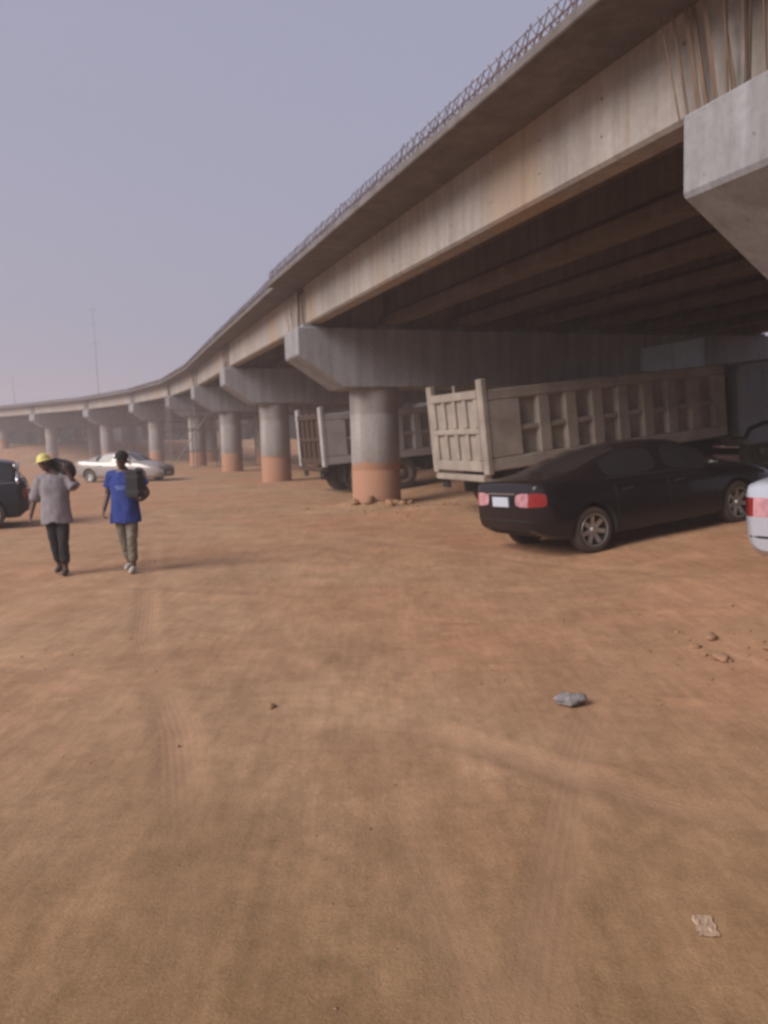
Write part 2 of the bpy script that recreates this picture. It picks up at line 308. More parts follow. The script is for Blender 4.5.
for k in range(len(PIERS) - 1):
    (x0, y0, h0, c0), (x1, y1, h1, c1) = PIERS[k], PIERS[k + 1]
    F0, F1 = frame(x0, y0, h0, c0), frame(x1, y1, h1, c1)
    slabM = None
    for gi, gx in enumerate(GL):
        A = F0 @ Vector((gx, .36, .09)); B = F1 @ Vector((gx, -.36, .09)); D = B - A; L = D.length
        xa = D.normalized(); ya = Vector((0, 0, 1)).cross(xa).normalized(); za = xa.cross(ya)
        Mx = Matrix((xa, ya, za)).transposed().to_4x4(); Mx.translation = A
        m = MB()
        hw = .18
        prof = [(-hw, .04), (-hw + .04, 0), (hw - .04, 0), (hw, .04), (hw, .955), (-hw, .955)] if gi in (0, 7) else [(-.22, 0), (.22, 0), (.22, .2), (.1, .32), (.1, .8), (.3, .955), (-.3, .955), (-.1, .8), (-.1, .32), (-.22, .2)]
        np_ = len(prof); m.add([(0, p[0], p[1]) for p in prof] + [(L, p[0], p[1]) for p in prof], [tuple(range(np_ - 1, -1, -1)), tuple(range(np_, 2 * np_))] + [(i, (i + 1) % np_, (i + 1) % np_ + np_, i + np_) for i in range(np_)])
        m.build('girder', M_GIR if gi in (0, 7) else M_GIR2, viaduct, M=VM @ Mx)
        if gi == 0:
            slabM = Mx
            if k in (1, 2, 3):   # tie holes left by the shuttering
                m = MB()
                for x in np.arange(.7, L - .4, 1.22):
                    for z in (.3, .68): m.lathe([(.001, hw + .0015), (.016, hw + .0015), (.016, hw - .01)], 8, 'y', (x, 0, z))
                m.build('tie_holes', M_RUST, bpy.data.objects[col.objects[-1].name])['kind'] = 'stuff'
    # slab: trapezoid between the two joints, dropped edge lip
    def pt(F, lat, dy, z): return F @ Vector((lat, dy, z))
    inv = slabM.inverted(); m = MB(); E = .012
    ed = -2.75 if k < 2 else -2.58; secs = [(ed, 1.045), (13.35, 1.045), (13.35, 1.27), (ed + .35, 1.27), (ed, 1.16)]
    a = [inv @ pt(F0, la, E, z) for la, z in secs]; bq = [inv @ pt(F1, la, -E, z) for la, z in secs]
    m.add(a + bq, [(0, 1, 2, 3, 4), (9, 8, 7, 6, 5)] + [(i, i + 5, (i + 1) % 5 + 5, (i + 1) % 5) for i in range(5)])
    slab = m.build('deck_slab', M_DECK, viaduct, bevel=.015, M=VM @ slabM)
    m = MB(); LL = (bq[0] - a[0]).length; nn = int(LL / .15); r0 = .0062; jr = random.Random(k)
    for la, zr in ((ed + .05, 1.16), (ed + .25, 1.2)):
        A = inv @ pt(F0, la, .05, zr); B = inv @ pt(F1, la, -.05, zr); up = Vector((0, 0, 1))
        for i in range(nn):
            p = A.lerp(B, i / nn); q = A.lerp(B, (i + 1.3) / nn) if i < nn - 1 else B
            jt = lambda: Vector((jr.uniform(-.022, .022), jr.uniform(-.02, .02), jr.uniform(-.035, .03))); m.tube([p, q + up * .24 + jt()], r0, 3, False); m.tube([q, p + up * .24 + jt()], r0, 3, False)
        for hz in (.1, .22): m.tube([A + up * hz, B + up * hz], r0, 3, False)
    o = m.build('parapet_rebar', M_RUST, slab); o['kind'] = 'stuff'

# ------------------------------------------------------------------ vehicles
def paint(name, c, rough=.3, dust=.15, metal=0., coat=.3, spec=.5): return mat(name, c, rough, .06, 2.5, 0, 10, metal, dust=dust, coat=coat, spec=spec)
M_GLASS = mat('dark_car_glass', (.012, .014, .018), .06, .1, 3, dust=.06); M_TYRE = mat('tyre_rubber', (.03, .027, .025), .9, .3, 9, .2, 60, dust=.35)
M_RIM = mat('alloy_rim', (.42, .41, .40), .4, .1, 5, metal=.7); M_DARK = mat('underbody_black', (.012, .011, .010), .9, .2, 5)
M_RED = mat('red_lamp_glass', (.20, .010, .014), .12, .1, 6, coat=.8); M_CLEAR = mat('clear_lamp_glass', (.62, .60, .62), .12, .1, 6, coat=.8)
M_LENS = mat('pinkish_rear_lens', (.44, .22, .25), .12, .35, 9, coat=.8); M_PLATE = mat('number_plate', (.46, .49, .58), .5, .06, 12); M_CHROME = mat('bright_trim', (.55, .55, .57), .2, .05, 5, metal=.9)

SEDAN = dict(rear=-1.40, front=1.40, wr=.325, st=[  # x, w, zb, z3, z4, yb, z5, yr, z8, crown
    (-2.25, .76, .42, .76, .95, .72, 1.055, .60, 1.085, .02), (-2.13, .865, .32, .75, .95, .80, 1.065, .66, 1.105, .025), (-1.90, .905, .25, .68, .93, .83, 1.06, .675, 1.115, .03),
    (-1.62, .91, .22, .62, .90, .835, 1.04, .655, 1.135, .04), (-1.10, .912, .20, .58, .88, .83, 1.0, .60, 1.31, .05), (-.62, .912, .19, .57, .87, .825, .985, .58, 1.40, .05),
    (-.06, .912, .19, .555, .85, .82, .968, .58, 1.425, .05), (.04, .912, .19, .555, .85, .82, .966, .58, 1.425, .05), (.46, .912, .19, .55, .84, .82, .955, .57, 1.40, .05),
    (.92, .91, .19, .55, .83, .82, .945, .62, 1.20, .05), (1.30, .905, .19, .55, .82, .82, .93, .68, .985, .05), (1.62, .90, .19, .55, .79, .80, .885, .63, .935, .05),
    (2.05, .87, .20, .54, .73, .76, .80, .58, .86, .045), (2.32, .78, .22, .50, .66, .68, .71, .52, .755, .03), (2.42, .68, .26, .46, .60, .60, .64, .46, .66, .02)],
    rearglass=(3, 5), windshield=(8, 10), side=[(4, 6), (7, 9)])
HATCH = dict(rear=-1.32, front=1.32, wr=.34, st=[
    (-2.10, .80, .38, .70, .92, .80, 1.02, .64, 1.06, .02), (-2.04, .86, .32, .66, .92, .83, 1.03, .66, 1.12, .03), (-1.98, .89, .28, .64, .92, .835, 1.03, .66, 1.16, .03),
    (-1.96, .90, .25, .62, .92, .835, 1.03, .65, 1.24, .04), (-1.88, .905, .24, .62, .91, .83, 1.02, .62, 1.46, .05), (-1.5, .905, .23, .61, .91, .83, 1.01, .61, 1.53, .05),
    (-.2, .905, .22, .60, .90, .825, 1.0, .61, 1.56, .05), (-.08, .905, .22, .60, .90, .825, 1.0, .61, 1.56, .05), (.40, .905, .22, .60, .89, .82, .99, .60, 1.52, .05),
    (.95, .905, .22, .60, .88, .82, .98, .64, 1.28, .05), (1.35, .90, .22, .60, .87, .81, .97, .68, 1.03, .05), (1.6, .89, .22, .59, .84, .79, .93, .63, .98, .05),
    (1.92, .86, .24, .57, .78, .75, .85, .58, .90, .045), (2.1, .78, .26, .52, .70, .68, .76, .52, .80, .03), (2.2, .68, .30, .48, .62, .60, .68, .46, .70, .02)],
    rearglass=(1, 4), windshield=(8, 10), side=[(4, 6), (7, 9)])
def extract(me, polys, name):
    used = {}; vs = []; fs = []
    for p in polys:
        f = []
        for v in p.vertices:
            if v not in used: used[v] = len(vs); vs.append(tuple(me.vertices[v].co))
            f.append(used[v])
        fs.append(f)
    nm = bpy.data.meshes.new(name); nm.from_pydata(vs, [], fs); nm.shade_smooth(); return nm
def components(me, polys):
    par = {}
    def find(a):
        while par[a] != a: par[a] = par[par[a]]; a = par[a]
        return a
    for p in polys:
        for v in p.vertices: par.setdefault(v, v)
        r = find(p.vertices[0])
        for v in p.vertices[1:]: par[find(v)] = r
    g = {}
    for p in polys: g.setdefault(find(p.vertices[0]), []).append(p)
    return list(g.values())
def make_car(name, spec, M, body_mat, rim_style=0):
    root = empty(name, M); st = spec['st']; bm = bmesh.new(); NR = 11; grid = []
    for (x, wd, zb, z3, z4, yb, z5, yr, z8, cr) in st:
        r5 = Vector((yb, z5)); r8 = Vector((yr, z8)); rows = [(.72 * wd, zb), (.95 * wd, zb + .01), (wd, zb + .15), (wd, z3), (.985 * wd, z4), tuple(r5), tuple(r5.lerp(r8, .05)), tuple(r5.lerp(r8, .92) + Vector((.012, .006))), tuple(r8), (yr * .55, z8 + cr * .75), (0, z8 + cr)]
        grid.append([bm.verts.new((x, y, z)) for y, z in rows] + [bm.verts.new((x, -y, z)) for y, z in rows[:-1]])
    def V(i, j, s): return grid[i][j] if (s > 0 or j == NR - 1) else grid[i][NR + j]
    ck = bm.edges.layers.float.new('crease_edge')
    def face(vs, mi=0):
        f = bm.faces.new(vs); f.material_index = mi; f.smooth = True; return f
    NS = len(st); gl = []
    for s in (1, -1):
        for i in range(NS - 1):
            for j in range(NR - 1):
                mi = 0
                if j == 6 and any(a <= i < b for a, b in spec['side']): mi = 1
                if j >= 8 and (spec['rearglass'][0] <= i < spec['rearglass'][1] or spec['windshield'][0] <= i < spec['windshield'][1]): mi = 1
                if j == 3 and i == 0: mi = 3
                if j == 3 and i == NS - 2: mi = 4
                q = [V(i, j, s), V(i + 1, j, s), V(i + 1, j + 1, s), V(i, j + 1, s)]
                f = face(q if s < 0 else q[::-1], mi)
                if mi == 1: gl.append(f)
    for i in range(NS - 1): face([V(i, 0, 1), V(i, 0, -1), V(i + 1, 0, -1), V(i + 1, 0, 1)][::-1], 2)
    for i0, sg in ((0, -1), (NS - 1, 1)):   # rear and front end
        x = st[i0][0]; lev = [0, 1, 2, 3, 4, 5]; tabs = {}
        for s in (1, -1):
            for k in lev:
                e = V(i0, k, s).co
                for cidx, j in enumerate((6, 7, 8, 9)):
                    fr = st[i0][7] * (1.0 if j == 8 else .55 if j == 9 else 1.06 if j == 7 else 1.12) ; yy = min(abs(e.y) * .97, fr)
                    tabs[(k, j, s)] = V(i0, j, s) if k == 5 else bm.verts.new((x + sg * (.05 + .03 * (1 - (yy / .8) ** 2)) * (1 if k in (2, 3) else .6 if k < 5 else 0), s * yy, e.z))
        for k in lev:
            e = V(i0, k, 1).co
            c0 = V(i0, 10, 1) if k == 5 else bm.verts.new((x + sg * .085 * (1 if k in (2, 3) else .6), 0, e.z)); tabs[(k, 10, 1)] = c0; tabs[(k, 10, -1)] = c0
        for s in (1, -1):
            for k in range(5):
                cols = ['e', 6, 7, 8, 9, 10]
                for a, bq in zip(cols[:-1], cols[1:]):
                    g = lambda kk, cc: V(i0, kk, s) if cc == 'e' else tabs[(kk, cc, s)]
                    q = [g(k, a), g(k, bq), g(k + 1, bq), g(k + 1, a)]
                    if len(set(q)) < 4: continue
                    mi = 0
                    if i0 == 0 and k == 3 and a in ('e', 6): mi = 3
                    if i0 == 0 and k == 3 and a in (7, 8): mi = 4
                    if i0 != 0 and k == 3 and a in ('e', 6, 7): mi = 4
                    if i0 != 0 and k in (2, 3) and a in (8, 9): mi = 2
                    if i0 != 0 and k == 1: mi = 2 if a in (8, 9) else 0
                    face(q if (s > 0) == (sg < 0) else q[::-1], mi)
        face([tabs[(0, j, 1)] for j in (6, 7, 8, 9)] [:0] + [V(i0, 0, 1)] + [tabs[(0, j, 1)] for j in (6, 7, 8, 9, 10)] + [tabs[(0, j, -1)] for j in (9, 8, 7, 6)] + [V(i0, 0, -1)], 2)
    bmesh.ops.recalc_face_normals(bm, faces=bm.faces)
    for e in bm.edges:
        if len(e.link_faces) == 2 and e.link_faces[0].material_index != e.link_faces[1].material_index: e[ck] = .7
    tmp = bpy.data.meshes.new('tmp'); bm.to_mesh(tmp); bm.free()
    mats = [body_mat, M_GLASS, M_DARK, M_RED, M_CLEAR]
    for q in mats: tmp.materials.append(q)
    to = bpy.data.objects.new('tmp', tmp); col.objects.link(to)
    sb = to.modifiers.new('s', 'SUBSURF'); sb.levels = 2; sb.render_levels = 2
    cuts = []
    for ax in (spec['rear'], spec['front']):
        for s in (1, -1):
            m = MB(); m.lathe([(spec['wr'] + .055, .55 * s), (spec['wr'] + .055, 1.2 * s)], 32, 'y', (ax, 0, spec['wr'] + .015), True)
            cm = m.mesh('cut'); bb = bmesh.new(); bb.from_mesh(cm); bmesh.ops.recalc_face_normals(bb, faces=bb.faces); bb.to_mesh(cm); bb.free()
            for q in mats: cm.materials.append(q)
            for p in cm.polygons: p.material_index = 2
            co = bpy.data.objects.new('cut', cm); col.objects.link(co); cuts.append(co)
            bo = to.modifiers.new('b', 'BOOLEAN'); bo.operation = 'DIFFERENCE'; bo.object = co; bo.solver = 'EXACT'
    dg = bpy.context.evaluated_depsgraph_get(); dg.update()
    ev = bpy.data.meshes.new_from_object(to.evaluated_get(dg))
    bt = BVHTree.FromPolygons([v.co for v in ev.vertices], [p.vertices for p in ev.polygons])
    for o in cuts + [to]: bpy.data.objects.remove(o)
    by = {}
    for p in ev.polygons: by.setdefault(p.material_index, []).append(p)
    body = obj('body', extract(ev, by[0], 'body'), body_mat, root)
    obj('underbody', extract(ev, by[2], 'underbody'), M_DARK, root)
    for g in components(ev, by[1]):
        cx = sum(p.center.x for p in g) / len(g); cy = sum(p.center.y for p in g) / len(g)
        nm = 'side_window' if abs(cy) > .3 else ('windshield' if cx > 0 else 'rear_window')
        obj(nm, extract(ev, g, nm), M_GLASS, root)
    for g in components(ev, by[3]): obj('tail_light', extract(ev, g, 'tail_light'), M_RED, root)
    for g in components(ev, by[4]):
        cx = sum(p.center.x for p in g) / len(g); nm = 'headlight' if cx > 0 else 'reversing_light'
        obj(nm, extract(ev, g, nm), M_CLEAR if cx > 0 else M_LENS, root)
    # seams, handles, mirrors, plate
    def side(x, z, s):
        h = bt.ray_cast(Vector((x, 2 * s, z)), Vector((0, -s, 0)))[0]; return h.y if h else .9 * s
    for s in (1, -1):
        m = MB()
        for x in (spec['rear'] + .42, .0, spec['front'] - .42):
            m.tube([(x, side(x, z, s) + .0015 * s, z) for z in np.linspace(.33, .93, 9)], .0045, 4)
        m.tube([(x, side(x, .30, s) + .001 * s, .30) for x in np.linspace(spec['rear'] + .42, spec['front'] - .42, 12)], .005, 4)
        m.build('door_seam', M_DARK, body)
        for x in (spec['rear'] + .55, .14):
            y = side(x, .83, s); m = MB(); m.tube([(x, y, .83), (x + .02, y + .035 * s, .832), (x + .15, y + .035 * s, .836), (x + .17, y, .838)], .013, 6); m.build('door_handle', M_DARK, root)
        y = side(.86, .96, s); m = MB(); m.lathe([(.02, -.1), (.075, -.085), (.095, 0), (.085, .07), (.03, .09)], 12, 'y', (0, 0, 0), True)
        for i, v in enumerate(m.v): m.v[i] = (.80 + v[0] * .7, y + .13 * s + v[1] * 1.05, 1.01 + v[2] * .75)
        m.tube([(.82, y - .02 * s, .95), (.81, y + .1 * s, .99)], .02, 6); m.build('wing_mirror', body_mat, root, smoothed=True)
        if rim_style == 1: mp_ = MB(); mp_.tube([(-1.95, side(-1.95, z, s) + .004 * s, z) if z < 1.3 else (-1.92, side(-1.92, z, s) + .004 * s, z) for z in (1.0, 1.1, 1.2, 1.32, 1.42)], .035, 6); mp_.build('pillar_trim', M_CHROME, root, smoothed=True)
        x0 = st[5][0]; pts = [(x, side(x, z, s) + .003 * s, z) for x, z in [(q[0], q[6] + .012) for q in st[4:11]]]
        m = MB(); m.tube(pts, .008, 4); m.build('window_trim', M_CHROME if rim_style == 1 else M_DARK, body)
    def back(y, z, sg):
        h = bt.ray_cast(Vector((4 * sg, y, z)), Vector((-sg, 0, 0)))[0]; return h.x if h else 2.4 * sg
    zp = (st[0][3] + st[0][4]) / 2 - .03
    xb = back(0, zp, -1) - .012; m = MB(); m.box(xb - .012, xb + .02, -.20, .20, zp - .07, zp + .07); m.build('number_plate', M_PLATE, root, bevel=.006)
    m = MB(); m.tube([(back(y, zp + .115, -1) - .008, y, zp + .115) for y in np.linspace(-.34, .34, 9)], .014, 5); m.build('boot_trim', M_CHROME, root)
    m = MB(); m.tube([(back(y, st[0][2] + .14, -1) - .002, y, st[0][2] + .14) for y in np.linspace(-.7, .7, 13)], .012, 4); m.build('bumper_line', M_DARK, root)
    xf = back(0, .42, 1); m = MB(); m.box(xf - .01, xf + .015, -.2, .2, .36, .46); m.build('number_plate', M_PLATE, root)
    # wheels
    wr = spec['wr']; t = MB(); t.lathe([(wr * .66, -.09), (wr * .72, -.105), (wr * .93, -.105), (wr * .985, -.085), (wr, -.05), (wr, .05), (wr * .985, .085), (wr * .93, .105), (wr * .72, .105), (wr * .66, .09)], 36, 'y')
    tyre_me = t.mesh('tyre'); tyre_me.materials.append(M_TYRE); tyre_me.shade_smooth()
    rm = MB(); rm.lathe([(wr * .69, .09), (wr * .67, .10), (wr * .62, .095), (wr * .61, .02), (wr * .2, .03), (0.001, .03)], 30, 'y'); 
    rim_me = rm.mesh('rim'); rim_me.materials.append(M_DARK)
    sp = MB(); ns = 7
    for i in range(ns):
        A = Matrix.Rotation(2 * math.pi * i / ns, 4, 'Y'); m0 = [(-.035, .06, .03), (.035, .06, .03), (.028, .085, wr * .66), (-.028, .085, wr * .66), (-.035, .035, .03), (.035, .035, .03), (.028, .05, wr * .66), (-.028, .05, wr * .66)]
        sp.add([A @ Vector(v) for v in m0], [(0, 1, 2, 3), (7, 6, 5, 4), (0, 4, 5, 1), (1, 5, 6, 2), (2, 6, 7, 3), (3, 7, 4, 0)])
    sp.lathe([(.001, .095), (.04, .09), (.055, .06), (.055, .03)], 16, 'y'); sp.lathe([(wr * .72, .098), (wr * .70, .106), (wr * .655, .10), (wr * .64, .07)], 30, 'y')
    sp_me = sp.mesh('spokes'); sp_me.materials.append(M_RIM)
    for ax in (spec['rear'], spec['front']):
        for s in (1, -1):
            Mw = Matrix.Translation((ax, s * .775, wr)) @ (Matrix() if s > 0 else Matrix.Rotation(math.pi, 4, 'Z'))
            wo = obj('wheel', tyre_me, None, root, M=Mw); obj('rim', rim_me, None, wo); obj('spokes', sp_me, None, wo)
    return root
def car_matrix(rearxy, hd, spec):
    """rear axle centre, heading measured anticlockwise from +X; the car follows the slope"""
    d = Vector((math.cos(R(hd)), math.sin(R(hd)), 0)); lft = Vector((-d.y, d.x, 0)); a = Vector((*rearxy, 0)); wb = spec['front'] - spec['rear']; f = a + d * wb
    def h(p): return (gz(*(p + lft * .78).xy) + gz(*(p - lft * .78).xy)) / 2
    a.z = h(a); f.z = h(f); xa = (f - a).normalized()
    zl = (gz(*(a + lft * .78).xy) + gz(*(f + lft * .78).xy)) / 2; zr = (gz(*(a - lft * .78).xy) + gz(*(f - lft * .78).xy)) / 2
    ya = (lft * 1.56 + Vector((0, 0, zl - zr))).normalized(); za = xa.cross(ya).normalized(); ya = za.cross(xa)
    Mx = Matrix((xa, ya, za)).transposed().to_4x4(); Mx.translation = a - xa * spec['rear'] - za * .012; return Mx
car = make_car('parked_car', SEDAN, car_matrix((2.60, 11.6), 24.5, SEDAN), paint('black_car_paint', (.008, .006, .008), .22, .03, 0, .15, .3))
tag(car, 'dusty black sedan parked tail first beside the tan tipper truck', 'car', 'parked cars')
car = make_car('parked_car', SEDAN, car_matrix((4.80, 7.5), 27, SEDAN), paint('pale_silver_car_paint', (.44, .47, .55), .3, .06, .2))
tag(car, 'pale silver car at the right edge, only its tail showing', 'car', 'parked cars')
car = make_car('parked_car', SEDAN, car_matrix((-14.2, 39.3), -16, SEDAN), paint('silver_beige_car_paint', (.31, .28, .27), .3, .08, .2))
tag(car, 'silver saloon side on in the distance behind the two walking men', 'car', 'parked cars')
car = make_car('parked_car', HATCH, car_matrix((-9.05, 17.9), 203, HATCH), paint('dark_blue_car_paint', (.008, .009, .013), .3, .0, 0, .05, .3), 1)
tag(car, 'dark hatchback at the left edge beside the man in grey shirt', 'car', 'parked cars')

def make_truck(name, M, bedm, cabm, tailm, BL=6.2, BW=2.44, BH=1.6, ncol=8, cab_tilt=0):
    """origin on the ground under the middle of the tailgate, +x towards the cab"""
    root = empty(name, M); z0 = 1.06; z1 = z0 + BH; hw = BW / 2; tw = .06
    m = MB(); m.box(.06, BL, -hw + .14, hw - .14, z0, z0 + .1)
    m.box(.06, BL, -hw + .13, -hw + .16, z0 + .1, z1 - .1); m.box(.06, BL, hw - .16, hw - .13, z0 + .1, z1 - .1); m.box(BL - .06, BL - .003, -hw + .13, hw - .13, z0 + .1, z1 - .01)
    bed = m.build('bed', bedm, root)
    for s in (1, -1):
        y0, y1 = sorted((s * hw, s * (hw - .132)))
        for a, bz in ((z0 - .02, z0 + .24), (z1 - .22, z1)): MB().box(.02, BL + .01, y0, y1, a, bz).build('side_rail', bedm, bed, bevel=.025)
        MB().box(.02, .78, y0 + (.004 if s > 0 else 0), y1 - (.004 if s > 0 else 0) * 0, z0 + .242, z1 - .222).build('side_post', bedm, bed, bevel=.02)
        pitch = (BL - .9) / ncol; gap = .40
        zm = (z0 + .24 + z1 - .22) / 2 - .03
        for i in range(ncol):
            xa = .78 + .04 + i * pitch + gap; xb = .78 + .04 + (i + 1) * pitch if i < ncol - 1 else BL
            # chamfered rib: wide at the back, narrower at the face
            yf, yk = s * (hw - .006), s * (hw - .13); m = MB(); q = .05
            vs = [(xa - q, yk, z0 + .242), (xa, yf, z0 + .242), (xb, yf, z0 + .242), (xb + q, yk, z0 + .242)]; vs += [(x, y, z1 - .222) for x, y, z in vs]
            m.add(vs, [(0, 1, 5, 4), (1, 2, 6, 5), (2, 3, 7, 6), (3, 0, 4, 7), (0, 3, 2, 1), (4, 5, 6, 7)]); m.build('side_rib', bedm, bed, bevel=.01)
            x0 = .78 + .04 + i * pitch - .04; m = MB(); yk2 = s * (hw - .02); 
            m.box(x0 + .01, xa - .012, *sorted((s * (hw - .022), yk)), zm - .055, zm + .055); m.build('side_rail', bedm, bed, bevel=.02)
    # corner posts and tailgate
    for s in (1, -1):
        y0, y1 = sorted((s * (hw + .015), s * (hw - .2))); MB().box(-.08, .055, y0, y1, z0 - .08, z1 + .22).build('corner_post', bedm, root, bevel=.02)
    tg = MB().box(-.03, .03, -hw + .2, hw - .2, z0 - .02, z1 + .02).build('tailgate', tailm, root)
    W = BW - .42; 
    for a, bz in ((z0 - .02, z0 + .2), ((z0 + z1) / 2 - .06, (z0 + z1) / 2 + .06), (z1 - .16, z1 + .02)): MB().box(-.10, -.032, -W / 2, W / 2, a, bz).build('tailgate_rail', tailm, tg, bevel=.02)
    for i in range(5):
        yc = -W / 2 + .07 + i * (W - .14) / 4
        for a, bz in ((z0 + .203, (z0 + z1) / 2 - .063), ((z0 + z1) / 2 + .063, z1 - .163)): MB().box(-.095, -.032, yc - .07, yc + .07, a, bz).build('tailgate_rib', tailm, tg, bevel=.02)
    MB().tube([(-.02, 0, z1 + .02), (-.02, 0, z1 + .17)], .03, 6).build('tailgate_hook', tailm, tg)
    MB().box(-.12, .10, -hw + .16, hw - .16, z0 - .22, z0 - .09).build('rear_beam', tailm, root, bevel=.02)
    # chassis
    m = MB()
    for s in (1, -1): m.box(.3, BL + 1.9, s * .42 - .05, s * .42 + .05, .78, 1.04)
    for x in np.arange(.6, BL + 1.7, 1.1): m.box(x, x + .1, -.37, .37, .8, 1.0)
    m.build('chassis', M_DARK, root)
    m = MB(); m.box(BL - 2.6, BL - 1.4, -hw + .1, -.5, .55, 1.03); m.build('fuel_tank', M_DARK, root, bevel=.08)
    m = MB(); m.box(BL - 2.4, BL - 1.3, .5, hw - .1, .55, 1.03); m.build('battery_box', M_DARK, root, bevel=.05)
    wr = .53; t = MB(); t.lathe([(.30, -.14), (.34, -.155), (.47, -.155), (.515, -.13), (wr, -.09), (wr, .09), (.515, .13), (.47, .155), (.34, .155), (.30, .14)], 36, 'y'); tm_ = t.mesh('truck_tyre'); tm_.materials.append(M_TYRE); tm_.shade_smooth()
    hb = MB(); hb.lathe([(.335, .14), (.31, .15), (.28, .10), (.2, .02), (.14, .02), (.13, .12), (.09, .16), (.001, .165)], 24, 'y')
    for i in range(10): a = i * math.pi / 5; hb.tube([(.235 * math.cos(a), .03, .235 * math.sin(a)), (.235 * math.cos(a), .07, .235 * math.sin(a))], .016, 6)
    hm = hb.mesh('hub'); hm.materials.append(mat('truck_hub', (.11, .085, .07), .7, .2, 6, dust=.3))
    for ax, dual in ((1.32, True), (2.70, True), (BL + 1.15, False)):
        for s in (1, -1):
            for off in ((.0, .33) if dual else (0,)):
                Mw = Matrix.Translation((ax, s * (hw - .19 - off), wr)) @ (Matrix() if s > 0 else Matrix.Rotation(math.pi, 4, 'Z'))
                wo = obj('wheel', tm_, None, root, M=Mw)
                if off == 0: obj('hub', hm, None, wo)
        MB().tube([(ax, -hw + .3, wr), (ax, hw - .3, wr)], .09, 8).build('axle', M_DARK, root)
    for s in (1, -1):
        m = MB(); y0, y1 = sorted((s * (hw - .05), s * (hw - .62))); m.box(.62, .65, y0, y1, .45, 1.08); m.build('mud_flap', M_DARK, root)
        m = MB(); y0, y1 = sorted((s * (hw - .25), s * (hw - .55))); m.box(-.02, .04, y0, y1, z0 - .42, z0 - .25); m.build('tail_lamp', M_DARK, root, bevel=.01)
    # cab
    cx = BL + .42; cw = 1.22; Z0, Z1 = .72, 2.66; m = MB()
    m.prism([(cx, Z0 + .3), (cx + .25, Z0), (cx + 1.9, Z0), (cx + 1.98, Z0 + .35), (cx + 1.96, 1.75), (cx + 1.78, Z1 - .2), (cx + 1.6, Z1), (cx + .12, Z1), (cx, Z1 - .15)], -cw, cw)
    cab = m.build('cab', cabm, root, bevel=.06)
    for s in (1, -1):
        m = MB(); y0, y1 = sorted((s * (cw + .004), s * (cw - .02))); m.prism([(cx + .75, 1.78), (cx + 1.82, 1.78), (cx + 1.68, 2.42), (cx + .75, 2.42)], y0, y1); m.build('side_window', M_GLASS, cab)
        m = MB(); y0, y1 = sorted((s * (cw + .003), s * (cw - .02))); m.prism([(cx + .25, 1.9), (cx + .6, 1.9), (cx + .6, 2.4), (cx + .25, 2.4)], y0, y1); m.build('quarter_window', M_GLASS, cab)
        m = MB(); m.tube([(cx + .8, s * (cw + .005), 1.6), (cx + .82, s * (cw + .04), 1.6), (cx + 1.0, s * (cw + .04), 1.6), (cx + 1.02, s * (cw + .005), 1.6)], .014, 5); m.build('door_handle', M_DARK, cab)
        m = MB(); m.tube([(cx + 1.75, s * cw, 2.5), (cx + 1.9, s * (cw + .22), 2.45)], .015, 5); m.box(cx + 1.84, cx + 1.9, s * (cw + .22) - .1, s * (cw + .22) + .1, 1.95, 2.45); m.build('wing_mirror', M_DARK, cab)
        m = MB(); y0, y1 = sorted((s * (cw + .03), s * (cw - .35))); m.prism([(BL + .45, .9), (BL + .62, 1.16), (BL + 1.15, 1.26), (BL + 1.68, 1.16), (BL + 1.85, .9), (BL + 1.75, .9), (BL + 1.6, 1.08), (BL + 1.15, 1.17), (BL + .7, 1.08), (BL + .55, .9)], y0, y1); m.build('wheel_arch', M_DARK, cab)
    m = MB(); vs = [(cx + 1.975, -1.05, 1.72), (cx + 1.975, 1.05, 1.72), (cx + 1.83, 1.0, 2.42), (cx + 1.83, -1.0, 2.42)]; vs += [(x - .03, y, z) for x, y, z in vs]; m.add(vs, [(0, 1, 2, 3), (7, 6, 5, 4), (0, 4, 5, 1), (1, 5, 6, 2), (2, 6, 7, 3), (3, 7, 4, 0)]); m.build('windshield', M_GLASS, cab)
    MB().box(cx + 1.9, cx + 2.12, -cw - .02, cw + .02, .5, .95).build('front_bumper', cabm, cab, bevel=.04)
    for s in (1, -1):
        m = MB(); y0, y1 = sorted((s * 1.1, s * .75)); m.box(cx + 2.11, cx + 2.13, y0, y1, .64, .84); m.build('headlight', M_CLEAR, cab)
    m = MB(); m.tube([(BL + .22, -.95, 1.0), (BL + .22, -.95, 2.35)], .09, 12); m.tube([(BL + .22, -.95, 2.35), (BL + .2, -.95, 2.5), (BL + .12, -.95, 2.58)], .05, 8); m.build('exhaust_stack', M_DARK, root)
    m = MB(); m.lathe([(.24, 1.2), (.24, 1.95), (.16, 2.05), (.16, 2.3), (.20, 2.32), (.20, 2.45), (.02, 2.47)], 16, 'z', (BL + .24, .7, 0), True); m.build('air_filter', M_DARK, root)
    return root
def truck_matrix(cornerxy, hd, tilt, dz=0, BW=2.44):
    d = Vector((math.cos(R(hd)), math.sin(R(hd)))); lft = Vector((-d.y, d.x)); o = Vector(cornerxy) + lft * (BW / 2); ax = o + d * 2.0
    z = gz(*ax) - math.sin(R(tilt)) * 2.0 + dz
    return Matrix.Translation((o.x, o.y, z)) @ Matrix.Rotation(R(hd), 4, 'Z') @ Matrix.Rotation(R(-tilt), 4, 'Y')
M_TAN = mat('tan_truck_paint', (.29, .25, .215), .75, .3, 1.8, .15, 25, dust=.25, color2=(.37, .325, .285)); M_TGREY = mat('grey_truck_paint', (.36, .355, .36), .75, .2, 1.8, .15, 25, dust=.35)
M_RTAIL = mat('rusty_brown_tailgate', (.045, .022, .015), .9, .3, 3, .2, 25, dust=.1)
